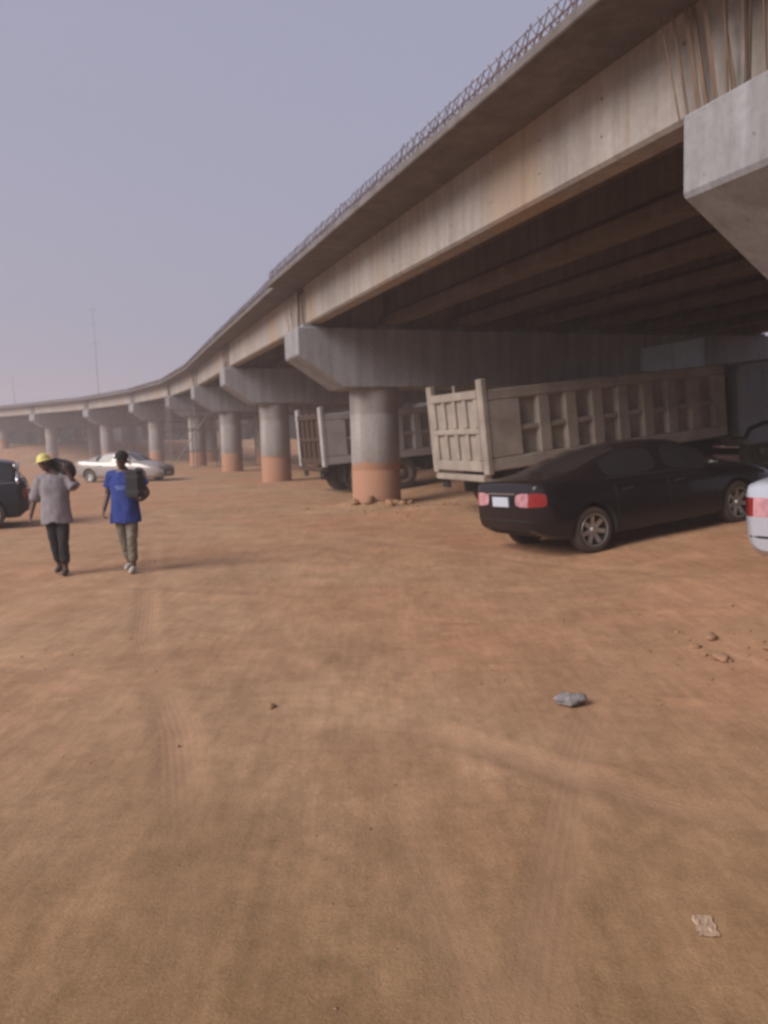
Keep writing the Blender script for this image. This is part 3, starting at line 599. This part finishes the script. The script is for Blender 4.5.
t1 = make_truck('tipper_truck', truck_matrix((2.25, 15.5), 22.3, 5.2), M_TAN, mat('grey_blue_cab_paint', (.22, .24, .29), .5, .1, 2, dust=.2), M_TAN)
tag(t1, 'tan ribbed tipper truck parked right behind the black sedan', 'truck', 'tipper trucks under the viaduct')
t2 = make_truck('tipper_truck', truck_matrix((-1.73, 24.8), 24.4, 3.2), M_TGREY, mat('pale_cab_paint', (.4, .42, .45), .5, .1, 2, dust=.2), M_RTAIL)
tag(t2, 'grey tipper truck with rusty brown tailgate half hidden behind the nearest round column', 'truck', 'tipper trucks under the viaduct')

# pale blue patch on the pier cap, modelled as a thin panel
m = MB(); m.prism([(0, 0), (2.25, 0), (2.25, 1.0), (0, .66)], -.03, .03)
o = m.build('patch_panel', mat('pale_blue_patch', (.42, .54, .60), .6, .12, 3), None, M=frame(*((Matrix.Translation((-.18, 21.0, 0)) @ Matrix.Rotation(R(19.4), 4, 'Z')) @ Vector((7.95, -.775, 0))).xy, 19.4, 3.45))
tag(o, 'pale blue patch, modelled as a thin panel, on the shaded pier cap above the tan truck', 'panel')
for x in (.02, 1.1, 2.18):
    MB().box(x, x + .05, -.05, -.032, 0, .64 + x * .15).build('patch_strip', MATS['pale_blue_patch'], o)

# ------------------------------------------------------------------ people
M_SKIN = mat('dark_skin', (.10, .052, .036), .5, .12, 8)
def finish(ev, voxel):
    o = bpy.data.objects.new('rm', ev); col.objects.link(o); rmm = o.modifiers.new('r', 'REMESH'); rmm.mode = 'VOXEL'; rmm.voxel_size = voxel; rmm.use_smooth_shade = True
    cs = o.modifiers.new('c', 'SMOOTH'); cs.iterations = 3; cs.factor = .5
    dg = bpy.context.evaluated_depsgraph_get(); dg.update(); out = bpy.data.meshes.new_from_object(o.evaluated_get(dg)); bpy.data.objects.remove(o); out.shade_smooth(); return out
def remeshed(skel, extra, voxel, sub=2):
    """skel: list of chains [(co, radius), ...] grown with Skin; extra: list of MB blobs; unified by a voxel remesh"""
    vs, es, rs, key = [], [], [], {}
    if not skel:
        bm = bmesh.new()
        for e in extra: tm2 = e.mesh('x'); bm.from_mesh(tm2)
        ev = bpy.data.meshes.new('ev'); bm.to_mesh(ev); bm.free(); return finish(ev, voxel)
    def vid(p, r):
        k = tuple(round(c, 4) for c in p)
        if k not in key: key[k] = len(vs); vs.append(p); rs.append(r)
        return key[k]
    for ch in skel:
        ids = [vid(p, r) for p, r in ch]; es += [(a, bq) for a, bq in zip(ids[:-1], ids[1:])]
    me = bpy.data.meshes.new('skel'); me.from_pydata(vs, es, []); o = bpy.data.objects.new('skel', me); col.objects.link(o)
    sk = o.modifiers.new('skin', 'SKIN'); sk.use_smooth_shade = True
    for i, d in enumerate(me.skin_vertices[0].data): d.radius = rs[i] if isinstance(rs[i], tuple) else (rs[i], rs[i]); d.use_root = (i == 0)
    s = o.modifiers.new('sub', 'SUBSURF'); s.levels = sub; s.render_levels = sub
    dg = bpy.context.evaluated_depsgraph_get(); dg.update(); ev = bpy.data.meshes.new_from_object(o.evaluated_get(dg)); bpy.data.objects.remove(o)
    if extra:
        bm = bmesh.new(); bm.from_mesh(ev)
        for e in extra: tm2 = e.mesh('x'); bm.from_mesh(tm2)
        bm.to_mesh(ev); bm.free()
    return finish(ev, voxel)
def ring_loft(rings, n=24):
    m = MB(); vs = [(cx + rx * math.cos(2 * math.pi * k / n), cy + ry * math.sin(2 * math.pi * k / n), z) for cx, cy, z, rx, ry in rings for k in range(n)]
    K = len(rings); m.add(vs, [(i * n + k, i * n + (k + 1) % n, (i + 1) * n + (k + 1) % n, (i + 1) * n + k) for i in range(K - 1) for k in range(n)] + [tuple(range(n - 1, -1, -1)), tuple(range((K - 1) * n, K * n))]); return m
def blob(c, r, M=None, n=16, k=10):
    m = MB(); pr = [(max(.001, math.sin(math.pi * i / k)), -math.cos(math.pi * i / k)) for i in range(k + 1)]
    m.lathe(pr, n, 'z', cap=True); m.v = [(M @ Vector((v[0] * r[0], v[1] * r[1], v[2] * r[2])) if M is not None else Vector((v[0] * r[0], v[1] * r[1], v[2] * r[2]))) for v in m.v]
    m.v = [tuple(Vector(v) + Vector(c)) for v in m.v]; return m
def hand(wr, d, side_v, curl_v, length=.18):
    """chains for a hand: wrist, finger direction, direction of the thumb side, direction the fingers curl to"""
    d = Vector(d).normalized(); sv = Vector(side_v).normalized(); cv = Vector(curl_v).normalized(); wr = Vector(wr); ch = []
    pal = wr + d * .05
    for i, (off, ln) in enumerate(((.030, .070), (.010, .080), (-.010, .075), (-.030, .058))):
        kn = wr + d * .085 + sv * off; a = kn + d * ln * .45 + cv * ln * .22; bq = kn + d * ln * .68 + cv * ln * .62; e = kn + d * ln * .62 + cv * ln * .95
        ch.append([(tuple(wr), .026), (tuple(wr + d * .04 + sv * off * .7), .017), (tuple(kn), .0115), (tuple(a), .0095), (tuple(bq), .009), (tuple(e), .0075)])
    th = wr + d * .03 + sv * .028
    ch.append([(tuple(wr), .026), (tuple(th), .016), (tuple(th + sv * .028 + d * .03 + cv * .01), .0115), (tuple(th + sv * .034 + d * .062 + cv * .025), .009)])
    return ch
def head_blobs(hc, tilt, turn=0):
    A = Matrix.Rotation(tilt, 4, 'Y') @ Matrix.Rotation(turn, 4, 'Z'); hc = Vector(hc)
    def at(x, y, z): return hc + A.to_3x3() @ Vector((x, y, z))
    ex = [blob(at(0, .012, .025), (.077, .097, .098), A), blob(at(0, -.02, -.04), (.060, .070, .078), A), blob(at(0, -.058, -.085), (.030, .028, .026), A),
          blob(at(0, -.088, -.008), (.011, .016, .024), A), blob(at(0, -.098, -.024), (.018, .014, .011), A), blob(at(0, -.079, .033), (.050, .014, .012), A),
          blob(at(0, -.084, -.052), (.024, .011, .008), A), blob(at(0, -.082, -.064), (.021, .011, .007), A)]
    for s in (1, -1): ex += [blob(at(s * .079, .012, -.005), (.010, .020, .033), A), blob(at(s * .042, -.058, -.022), (.022, .02, .02), A)]
    return ex, at, A
def person(M, label, P, shirt_m, trouser_m, shoe_m, hat):
    root = empty('person', M); tag(root, label, 'person', 'men walking with loads')
    S = P['sh']; hipz = .90
    skel = [[((0, 0, .93), (.15, .11)), ((0, .005, 1.10), (.13, .095)), ((0, .01, 1.28), (.155, .105)), ((0, .005, 1.40), (.12, .085)), (P['neck'], .056), (P['hb'], .055)]]
    for s in (1, -1):
        hp, kn, an, to = P['leg'][s]
        skel.append([((0, 0, .93), (.15, .11)), (hp, .088), (kn, .058), (an, .042)]); skel.append([(an, .042), ((an[0], an[1] - .03, an[2] - .045), .04), (to, .032)])
        el, wrp = P['arm'][s]; skel.append([((0, .005, 1.40), (.12, .085)), ((s * S, .005, 1.385), .062), (el, .043), (wrp, .029)]); 
        skel += hand(wrp, *P['hand'][s])
    ex, at, A = head_blobs(P['hc'], P['tilt'])
    body = obj('body', remeshed(skel, ex, .0085), M_SKIN, root)
    for s in (1, -1):
        m = blob(at(s * .031, -.079, .006), (.011, .007, .008), A, 8, 6); m.build('eye', mat('eye_white', (.35, .33, .31), .3), root, smoothed=True)
    # shirt: torso and sleeves a little larger than the body, flared hem
    hz = P['hem']; nk = P['neck'][0]
    ex = [ring_loft([(0, 0, hz, .225, .165), (0, 0, .86, .215, .155), (0, 0, .98, .200, .148), (0, .005, 1.12, .195, .14), (0, .01, 1.27, .215, .142), (nk * .2, .008, 1.37, .20, .12), (nk * .4, .004, 1.43, .12, .09), (nk * .6, .012, 1.452, .078, .07)])]
    for s in (1, -1):
        el, wrp = P['arm'][s]; sh = Vector((s * S, .005, 1.385)); e = Vector(el); f = P['sleeve'][s]; i0 = Vector((s * .08, .005, 1.39))
        if f <= 1: end = sh.lerp(e, f); mm = MB(); mm.tube([i0, sh, sh.lerp(end, .6), end], [.085, .083, .082, .09], 14); ex.append(mm)
        else: end = e.lerp(Vector(wrp), f - 1); mm = MB(); mm.tube([i0, sh, e, end], [.085, .083, .08, .075], 14); ex.append(mm)
    sme = remeshed([], ex, .012)
    for v in sme.vertices:   # folds
        p = v.co; k = .012 * noise.noise(Vector((p.x * 9, p.y * 9, p.z * 4 + M.translation.x))) + .007 * noise.noise(Vector((p.x * 22 + p.z * 9, p.y * 20, p.z * 11)))
        v.co = p + v.normal * k
        if p.z < hz + .03: v.co.z += .05 * math.exp(-(p.x / .06) ** 2) * P.get('notch', 0) + .012 * noise.noise(Vector((p.x * 12, p.y * 12, 0)))
    shirt = obj('shirt', sme, shirt_m, root)
    tk = [[((0, 0, .98), (.155, .115)), ((0, 0, .90), (.165, .125))]]
    for s in (1, -1):
        hp, kn, an, to = P['leg'][s]; e = Vector(kn).lerp(Vector(an), .88); tk.append([((0, 0, .90), (.165, .125)), (hp, .108), (kn, .078), (tuple(e), .072)])
    tme = remeshed(tk, [], .012)
    for v in tme.vertices:
        p = v.co; v.co = p + v.normal * (.010 * noise.noise(Vector((p.x * 8, p.y * 8, p.z * 7))) + .007 * noise.noise(Vector((p.x * 18, p.y * 18, p.z * 22))))
    obj('trousers', tme, trouser_m, root)
    for s in (1, -1):
        hp, kn, an, to = P['leg'][s]; dv = Vector((to[0] - an[0], to[1] - an[1], 0)).normalized(); c0 = Vector((an[0], an[1], 0))
        ss = [[(tuple(c0 - dv * .05 + Vector((0, 0, an[2] - .035))), .045), (tuple(c0 + Vector((0, 0, an[2] - .035))), .052), (tuple(c0 + dv * .1 + Vector((0, 0, an[2] - .05))), .046), (tuple(c0 + dv * .175 + Vector((0, 0, an[2] - .058))), .034)]]
        obj('shoe', remeshed(ss, [], .01), shoe_m, root)
    # headgear
    hm, brim = hat; hcv = Vector(P['hc'])
    m = MB(); k = 8; pr = [(math.cos(i / k * math.pi / 2) if i < k else .001, math.sin(i / k * math.pi / 2)) for i in range(k + 1)]; m.lathe(pr, 24, 'z')
    m.v = [tuple(at(v[0] * .094, v[1] * .115 + .01, .045 + v[2] * .10)) for v in m.v]
    h = m.build('hat', hm, root, smoothed=True)
    m = MB(); N = 24; vs = []
    for rr_, zz in ((.98, .0), (1.0, -.004)):
        for i in range(N + 1):
            a = math.pi + math.pi * i / N if brim == 'peak' else 2 * math.pi * i / N
            for q in (1.0, 1.0 + (.62 * max(0, -math.sin(a)) ** .6 if brim == 'peak' else .22 + .18 * max(0, -math.sin(a)))):
                vs.append(tuple(at(math.cos(a) * .095 * (q if brim != 'peak' else 1 + (q - 1) * .2), math.sin(a) * .115 * q + .01, .05 + (-.018 if q > 1 else .002) + zz)))
    w2 = 2 * (N + 1); fs = []
    for i in range(N):
        a = 2 * i; fs += [(a, a + 1, a + 3, a + 2), (w2 + a + 2, w2 + a + 3, w2 + a + 1, w2 + a), (a + 1, w2 + a + 1, w2 + a + 3, a + 3)]
    m.add(vs, fs); m.build('brim', hm, h, smoothed=True)
    return root, shirt, at
def pm(x, y, rz, s): return Matrix.Translation((x, y, gz(x, y) + .004)) @ Matrix.Rotation(R(rz), 4, 'Z') @ Matrix.Scale(s, 4)
# man in grey shirt and yellow helmet, sack on his left shoulder
P1 = dict(sh=.185, neck=(-.03, .0, 1.49), hb=(-.075, -.015, 1.53), hc=(-.105, -.03, 1.60), tilt=R(-14), hem=.74, notch=1,
    leg={1: ((.09, .0, .88), (.085, -.05, .49), (.075, .0, .09), (.085, -.16, .035)), -1: ((-.09, 0, .88), (-.06, .03, .49), (-.05, .16, .11), (-.055, .02, .04))},
    arm={1: ((.30, -.06, 1.24), (.235, -.10, 1.46)), -1: ((-.29, .03, 1.10), (-.345, -.03, .86))},
    hand={1: ((-.35, .1, 1), (-.3, -.5, .1), (-.6, .6, .1)), -1: ((-.08, -.08, -1), (.2, -1, 0), (1, 0, 0))}, sleeve={1: .95, -1: 1.15})
r1, _, _ = person(pm(-4.5, 10.68, 6, .965), 'man in loose grey shirt and yellow hard hat with a dark sack on his shoulder', P1, mat('grey_lilac_shirt', (.215, .195, .215), .9, .15, 7), mat('charcoal_trousers', (.018, .016, .019), .9, .2, 6), mat('dusty_dark_shoes', (.06, .045, .04), .8, .2, 9), (mat('yellow_helmet', (.62, .55, .16), .5, .06, 6), 'full'))
sack_sk = [[((-.08, .14, 1.60), .08), ((.02, .11, 1.585), .115), ((.13, .06, 1.54), .125), ((.22, .0, 1.47), .105), ((.27, -.03, 1.40), .07)]]
sme = remeshed(sack_sk, [], .014)
for v in sme.vertices: v.co += v.normal * (.03 * noise.noise(v.co * 7) + .012 * noise.noise(v.co * 19))
o = obj('sack', sme, mat('dark_sackcloth', (.022, .019, .023), .95, .3, 8), None, M=pm(-4.5, 10.68, 6, .965)); tag(o, 'dark sack carried on the shoulder of the man in grey', 'sack')
# man in blue t-shirt with a black box
P2 = dict(sh=.185, neck=(0, .0, 1.49), hb=(0, -.015, 1.53), hc=(0, -.03, 1.60), tilt=R(3), hem=.72, notch=0,
    leg={1: ((.09, 0, .88), (.10, -.07, .49), (.085, -.04, .09), (.10, -.20, .035)), -1: ((-.09, 0, .88), (-.075, .05, .50), (-.045, .17, .11), (-.05, .03, .04))},
    arm={1: ((.335, .02, 1.13), (.33, -.19, 1.045)), -1: ((-.265, .05, 1.12), (-.27, -.09, .92))},
    hand={1: ((-.3, -1, .05), (-.8, -.0, .3), (-.2, -.1, 1)), -1: ((-.05, -.45, -.9), (.4, -.8, .3), (1, .2, 0))}, sleeve={1: .62, -1: .62})
r2, sh2, _ = person(pm(-3.55, 10.68, -4, .965), 'man in bright blue t-shirt and black cap with a black box against his chest', P2, mat('blue_tshirt', (.014, .036, .20), .85, .12, 7), mat('khaki_trousers', (.16, .135, .105), .9, .25, 6), mat('pale_shoes', (.42, .38, .35), .8, .15, 9), (mat('black_cap_cloth', (.012, .011, .013), .9, .2, 8), 'peak'))
bt = BVHTree.FromPolygons([v.co for v in sh2.data.vertices], [p.vertices for p in sh2.data.polygons]); m = MB()
for z0, xa, xb in ((1.235, -.085, .075), (1.205, -.065, .06)):   # faint print across the chest
    pts = []
    for x in np.linspace(xa, xb, 12):
        h = bt.ray_cast(Vector((x, -1, z0)), Vector((0, 1, 0)))[0]
        if h: pts.append((x, h.y - .003, z0))
    for p, q in zip(pts[:-1], pts[1:]): m.add([(p[0], p[1], p[2] - .008), (q[0], q[1], q[2] - .008), (q[0], q[1], q[2] + .008), (p[0], p[1], p[2] + .008)], [(0, 1, 2, 3)])
m.build('chest_print', mat('pale_blue_print', (.14, .19, .46), .8, .2, 30), r2)
BX = pm(-3.55, 10.68, -4, .965)
o = MB().box(.165, .345, -.345, -.13, 1.085, 1.47).build('carried_box', mat('black_box_card', (.014, .012, .014), .7, .2, 6), None, bevel=.015, M=BX); tag(o, 'black box held upright by the man in blue', 'box')
for z in (1.16, 1.37): MB().box(.162, .348, -.348, -.127, z, z + .03).build('strap', mat('box_strap', (.03, .028, .03), .6), o)

# ------------------------------------------------------------------ background beyond the viaduct
def make_leafcrown(rng, c, r, n, size):
    m = MB(); lob = [(Vector(c) + Vector((rng.uniform(-1, 1) * r[0] * .6, rng.uniform(-1, 1) * r[1] * .6, rng.uniform(-.6, .8) * r[2] * .6)), rng.uniform(.32, .55)) for _ in range(11)]
    for i in range(n):
        lc, k = rng.choice(lob); d = Vector((rng.gauss(0, 1), rng.gauss(0, 1), rng.gauss(0, 1))).normalized() * (rng.random() ** .4)
        p = lc + Vector((d.x * r[0] * k, d.y * r[1] * k, d.z * r[2] * k)); s = size * rng.uniform(.6, 1.5)
        a = Vector((rng.gauss(0, 1), rng.gauss(0, 1), rng.gauss(0, 1))).normalized(); bb = a.orthogonal().normalized() * s; aa = a.cross(bb).normalized() * s * .55
        m.add([p - bb, p - aa, p + bb, p + aa], [(0, 1, 2, 3)])
    return m
LEAF = [mat('dusty_leaves', (.055, .060, .030), .8, .4, .8), mat('dry_leaves', (.085, .070, .038), .8, .4, .8)]; M_BARK = mat('bark', (.10, .07, .05), .95, .3, 6)
def tree(x, y, h, rad, label, seed):
    rng = random.Random(seed); z = gz(x, y); root = tag(empty('tree', Matrix.Translation((x, y, z - .1))), label, 'tree', 'trees beyond the viaduct')
    m = MB(); m.tube([(0, 0, 0), (.1, 0, h * .3), (.05, .1, h * .55), (0, 0, h * .8)], [rad * .11, rad * .085, rad * .06, rad * .02], 8)
    for i in range(6):
        a = i * 1.05 + rng.uniform(-.3, .3); zz = h * rng.uniform(.3, .55); m.tube([(.07, .03, zz), (math.cos(a) * rad * .35, math.sin(a) * rad * .35, zz + h * .13), (math.cos(a) * rad * .7, math.sin(a) * rad * .7, zz + h * .22)], [rad * .05, rad * .035, rad * .012], 5)
    m.build('trunk', M_BARK, root, smoothed=True)
    make_leafcrown(rng, (0, 0, h * .66), (rad, rad, h * .36), 2600, .14 * rad / 2.2 + .05).build('crown', LEAF[seed % 2], root)
for i, (x, y, h, rad, lb) in enumerate([
    (-66, 126, 6.0, 3.2, 'dark bushy tree at the far left beyond the viaduct'), (-59, 130, 6.6, 3.4, 'tree on the far bank left of the yellow helmet'), (-52, 124, 5.2, 2.8, 'low tree beyond the farthest visible column'),
    (-45, 128, 6.4, 3.2, 'tree beyond the viaduct behind the man in grey'), (-37, 126, 5.6, 3.0, 'tree beyond the viaduct behind the man in blue'), (-29, 130, 6.3, 3.3, 'tree beyond the viaduct above the silver saloon'),
    (-20, 127, 5.8, 3.0, 'tree seen past the scaffold tower'), (-10, 124, 6.2, 3.3, 'tree seen between the second and third columns'), (1, 122, 6.6, 3.4, 'tree behind the grey truck tailgate'),
    (14, 118, 6.5, 3.4, 'tree in the shade beyond the tan truck'),
    (-16, 137, 7.8, 4.4, 'broad tree far back right of the scaffold tower'), (-5, 138, 8.2, 4.6, 'broad tree far back behind the second column'), (-33, 140, 8.0, 4.6, 'broad tree far back left of the scaffold tower'), (-25, 142, 8.0, 4.4, 'tree far back behind the scaffold tower'),
    (-48, 142, 8.0, 4.6, 'broad tree far back between the two walking men'), (7, 134, 8.0, 4.5, 'broad tree far back behind the grey truck')]): tree(x, y, h, rad, lb, i)
def house(x, y, rz, W, D, H, wm, rm, label):
    z = gz(x, y); root = tag(empty('small_house', Matrix.Translation((x, y, z - .3)) @ Matrix.Rotation(R(rz), 4, 'Z')), label, 'house', 'low houses beyond the viaduct')
    MB().box(-W / 2, W / 2, -D / 2, D / 2, 0, H).build('wall', wm, root)
    m = MB(); o = .5; m.prism([(-W / 2 - o, H + .003), (W / 2 + o, H + .003), (W / 2 + o, H + .12), (0, H + W * .16), (-W / 2 - o, H + .12)], -D / 2 - o, D / 2 + o); m.build('roof', rm, root)
    k = max(2, int(W / 2.4))
    for i in range(k):
        xc = -W / 2 + (i + .5) * W / k
        if i == 1: MB().box(xc - .45, xc + .45, -D / 2 - .03, -D / 2 + .05, .3, 2.3).build('door', mat('house_door', (.10, .08, .07), .6), root)
        else:
            wo = MB().box(xc - .5, xc + .5, -D / 2 - .02, -D / 2 + .05, 1.2, 2.3).build('window', M_GLASS, root)
            MB().box(xc - .58, xc + .58, -D / 2 - .06, -D / 2 - .022, 1.1, 1.19).build('sill', wm, wo)
WH = mat('pale_plaster', (.42, .38, .36), .9, .12, 1.2); TN = mat('tan_plaster', (.26, .19, .15), .9, .15, 1.2); ZR = mat('zinc_roof', (.30, .27, .26), .5, .2, 1.5); RR = mat('rusty_roof', (.20, .11, .08), .7, .25, 1.5)
house(-55, 121, 12, 5.0, 5, 2.9, WH, RR, 'small white house beyond the viaduct behind the yellow helmet')
house(-41, 122, 5, 6.4, 5, 2.8, WH, ZR, 'white house with grey roof beyond the man in blue')
house(-25, 121, -5, 7.0, 5, 3.0, TN, RR, 'tan house beyond the scaffold tower')
house(-8.5, 116, 0, 5.5, 5, 3.2, WH, ZR, 'white house seen between column and rusty tailgate')
house(8, 116, 8, 8.0, 6, 3.2, TN, ZR, 'tan house in the shade behind the trucks')
rng = random.Random(77); m = MB()
for i in range(24000):   # wooded strip far behind everything
    x = rng.uniform(-150, 90); y = 152 + .1 * x + rng.uniform(-5, 5); top = 6.2 + 2.6 * float(vnoise(x, 0, 9, 41)) + 2.2 * float(vnoise(x, 0, 3.4, 42))
    p = Vector((x, y, 1.5 + top * rng.random() ** .8)); sz = rng.uniform(.4, .95); a = Vector((rng.gauss(0, 1), rng.gauss(0, 1), rng.gauss(0, 1))).normalized(); bb = a.orthogonal().normalized() * sz; aa = a.cross(bb).normalized() * sz * .6
    m.add([p - bb, p - aa, p + bb, p + aa], [(0, 1, 2, 3)])
o = m.build('woodland', LEAF[0]); o['kind'] = 'stuff'; o['label'] = 'hazy strip of far woodland closing the view under the viaduct'; o['category'] = 'woodland'
# scaffold tower beside the viaduct
sc_ = tag(empty('scaffold_tower', Matrix.Translation((-14.9, 55.5, gz(-14.9, 55.5))) @ Matrix.Rotation(R(22), 4, 'Z')), 'steel pole scaffold tower beside the far viaduct columns', 'scaffold'); M_POLE = mat('scaffold_steel', (.20, .175, .16), .6, .2, 5, metal=.3)
for x in (0, 1.7, 3.4):
    for y in (0, 1.6): MB().tube([(x, y, -.1), (x, y, 5.1 + .3 * ((x + y) % 1))], .045, 6).build('standard', M_POLE, sc_)
for z in (1.2, 2.7, 4.2):
    for y in (0, 1.6): MB().tube([(-.3, y + .08, z), (3.8, y + .08, z)], .04, 6).build('ledger', M_POLE, sc_)
    for x in (0, 1.7, 3.4): MB().tube([(x + .09, -.3, z + .09), (x + .09, 1.9, z + .09)], .04, 6).build('transom', M_POLE, sc_)
MB().tube([(0, -.1, .1), (1.7, -.1, 2.6), (3.4, -.1, 4.9)], .04, 6).build('brace', M_POLE, sc_)
for i in range(3): MB().box(-.2, 3.7, .1 + i * .45, .5 + i * .45, 2.83 + .0, 2.88).build('board', M_WOOD, sc_)
# masts
for x, y, h, lb in ((-43.5, 122, 21.0, 'tall thin mast rising above the far viaduct'), (-56.5, 122, 10.6, 'short thin pole at the far left above the viaduct')):
    z = gz(x, y); root = tag(empty('mast', Matrix.Translation((x, y, z))), lb, 'mast')
    MB().tube([(0, 0, -.3), (-.1, 0, h * .6), (-.25, 0, h)], [.07, .05, .025], 8).build('pole', M_POLE, root)
    if h > 15:
        for zz in (h * .72, h * .86, h * .96): MB().tube([(-.9, 0, zz), (.6, 0, zz)], .03, 5).build('crossarm', M_POLE, root)

# ------------------------------------------------------------------ small things on the ground
M_CLOD = mat('earth_clod', (.29, .165, .095), .95, .25, 9, .4, 40); M_STONE = mat('grey_stone', (.22, .20, .20), .9, .45, 18, .5, 40)
def lay(name, me, m, x, y, rz, label, cat, group=None, sink=.3):
    zmin = min(v.co.z for v in me.vertices); o = obj(name, me, m, None, (x, y, gz(x, y) - zmin * (1 - sink)), True); o.rotation_euler.z = rz; tag(o, label, cat, group); return o
lay('stone', icorock('stone', (.10, .07, .04), None, 3, sub=3), M_STONE, 1.18, 4.95, .2, 'grey stone lying alone on the open dirt in front of the black sedan', 'stone')
lay('stone', icorock('stone', (.035, .03, .022), None, 9), mat('dark_stone', (.03, .028, .028), .9), -.86, 2.06, 1, 'small dark stone near the bottom left corner', 'stone')
for i, (x, y, s, lb) in enumerate(((2.42, 6.05, .06, 'pale clod at the left end of the clods by the right edge'), (2.66, 6.28, .075, 'flat clod farthest back among those by the right edge'), (2.5, 5.75, .08, 'wide clod nearest the camera among those by the right edge'), (2.95, 5.85, .07, 'clod in the middle of those by the right edge'), (3.05, 5.45, .09, 'largest clod of those by the right edge'), (-.78, 5.02, .04, 'small pale clod in the middle of the open dirt'))):
    lay('clod', icorock('clod', (s, s * .6, s * .4), None, i + 11), M_CLOD, x, y, i * .9, lb, 'clod', 'dirt clods')
for i, (x, y, s) in enumerate(((-.75, 20.3, .13), (-.35, 20.12, .19), (.15, 20.1, .14), (.5, 20.3, .12), (.72, 20.6, .09))):
    lay('clod', icorock('clod', (s, s * .8, s * .75), None, i + 31), M_CLOD, x, y, i, ['earth lump at the left foot of the nearest column', 'biggest earth lump in front of the nearest column', 'earth lump just right of centre before the nearest column', 'earth lump at the right foot of the nearest column', 'smallest earth lump right of the nearest column'][i], 'clod', 'earth lumps round the nearest column', .6)
m = MB(); N = 8   # crumpled clear wrapper trodden into the dirt
for j in range(N + 1):
    for i in range(N + 1): m.v.append((-.035 + .07 * i / N + .004 * math.sin(j * 1.9), -.06 + .12 * j / N, .006 + .012 * abs(noise.noise(Vector((i * .6, j * .5, 3))))))
m.f = [(j * (N + 1) + i, j * (N + 1) + i + 1, (j + 1) * (N + 1) + i + 1, (j + 1) * (N + 1) + i) for j in range(N) for i in range(N)]
o = m.build('plastic_wrapper', mat('dusty_clear_plastic', (.40, .275, .185), .7, .2, 25), None, (1.093, 2.609, gz(1.093, 2.609) + .0)); o.rotation_euler.z = R(-8)
so = o.modifiers.new('t', 'SOLIDIFY'); so.thickness = .0012; tag(o, 'flattened pale plastic wrapper in the dirt near the bottom right', 'wrapper')
# loose grit
rng = np.random.RandomState(4); m = MB(); base = icorock('g', (1, 1, .7), None, 2, sub=1); bv = [v.co.copy() for v in base.vertices]; bf = [tuple(p.vertices) for p in base.polygons]
for i in range(560):
    if i < 60: y = 1.3 + 9 * rng.rand() ** 1.3; x = (rng.rand() - .5) * (1.1 * y + .6)
    elif i < 140: x = 2.75 + .8 * rng.randn(); y = 5.9 + .6 * rng.randn()
    elif i < 330: x = .6 + 1.6 * rng.randn(); y = 18.9 + .9 * rng.randn()
    else: q_ = SCUFFS[(i - 330) % len(SCUFFS)]; x = q_[0] + .05 * q_[1] ** .5 * rng.randn() * 1.6; y = q_[1] + .05 * q_[1] ** .5 * rng.randn() * .7
    s = (.004 + .012 * rng.rand() ** 3) * (1 + .12 * y) * (.38 if i >= 330 else .8 if i >= 140 else .9 if i >= 60 else .5); A = Matrix.Rotation(rng.rand() * 6, 3, 'Z')
    p = Vector((x, y, gz(x, y) + s * .2)); m.add([p + A @ (v * s) for v in bv], bf)
o = m.build('grit', M_CLOD, None, smoothed=True); o['kind'] = 'stuff'; o['label'] = 'loose grit and crumbs of earth scattered over the dirt'; o['category'] = 'grit'

# ------------------------------------------------------------------ dust haze
hz = MB().box(-340, 340, -75, 350, -3, 26).build('haze', None); hz['kind'] = 'stuff'
hm_ = bpy.data.materials.new('dust_haze'); hm_.use_nodes = True; nn = hm_.node_tree.nodes; nn.remove(nn['Principled BSDF'])
pv = nn.new('ShaderNodeVolumePrincipled'); pv.inputs['Color'].default_value = (.84, .81, .84, 1); pv.inputs['Density'].default_value = .0032; pv.inputs['Anisotropy'].default_value = .2
hm_.node_tree.links.new(pv.outputs[0], nn['Material Output'].inputs['Volume']); hz.data.materials.append(hm_)
hz['label'] = 'thin pinkish dust haze hanging over the whole site'; hz['category'] = 'haze'
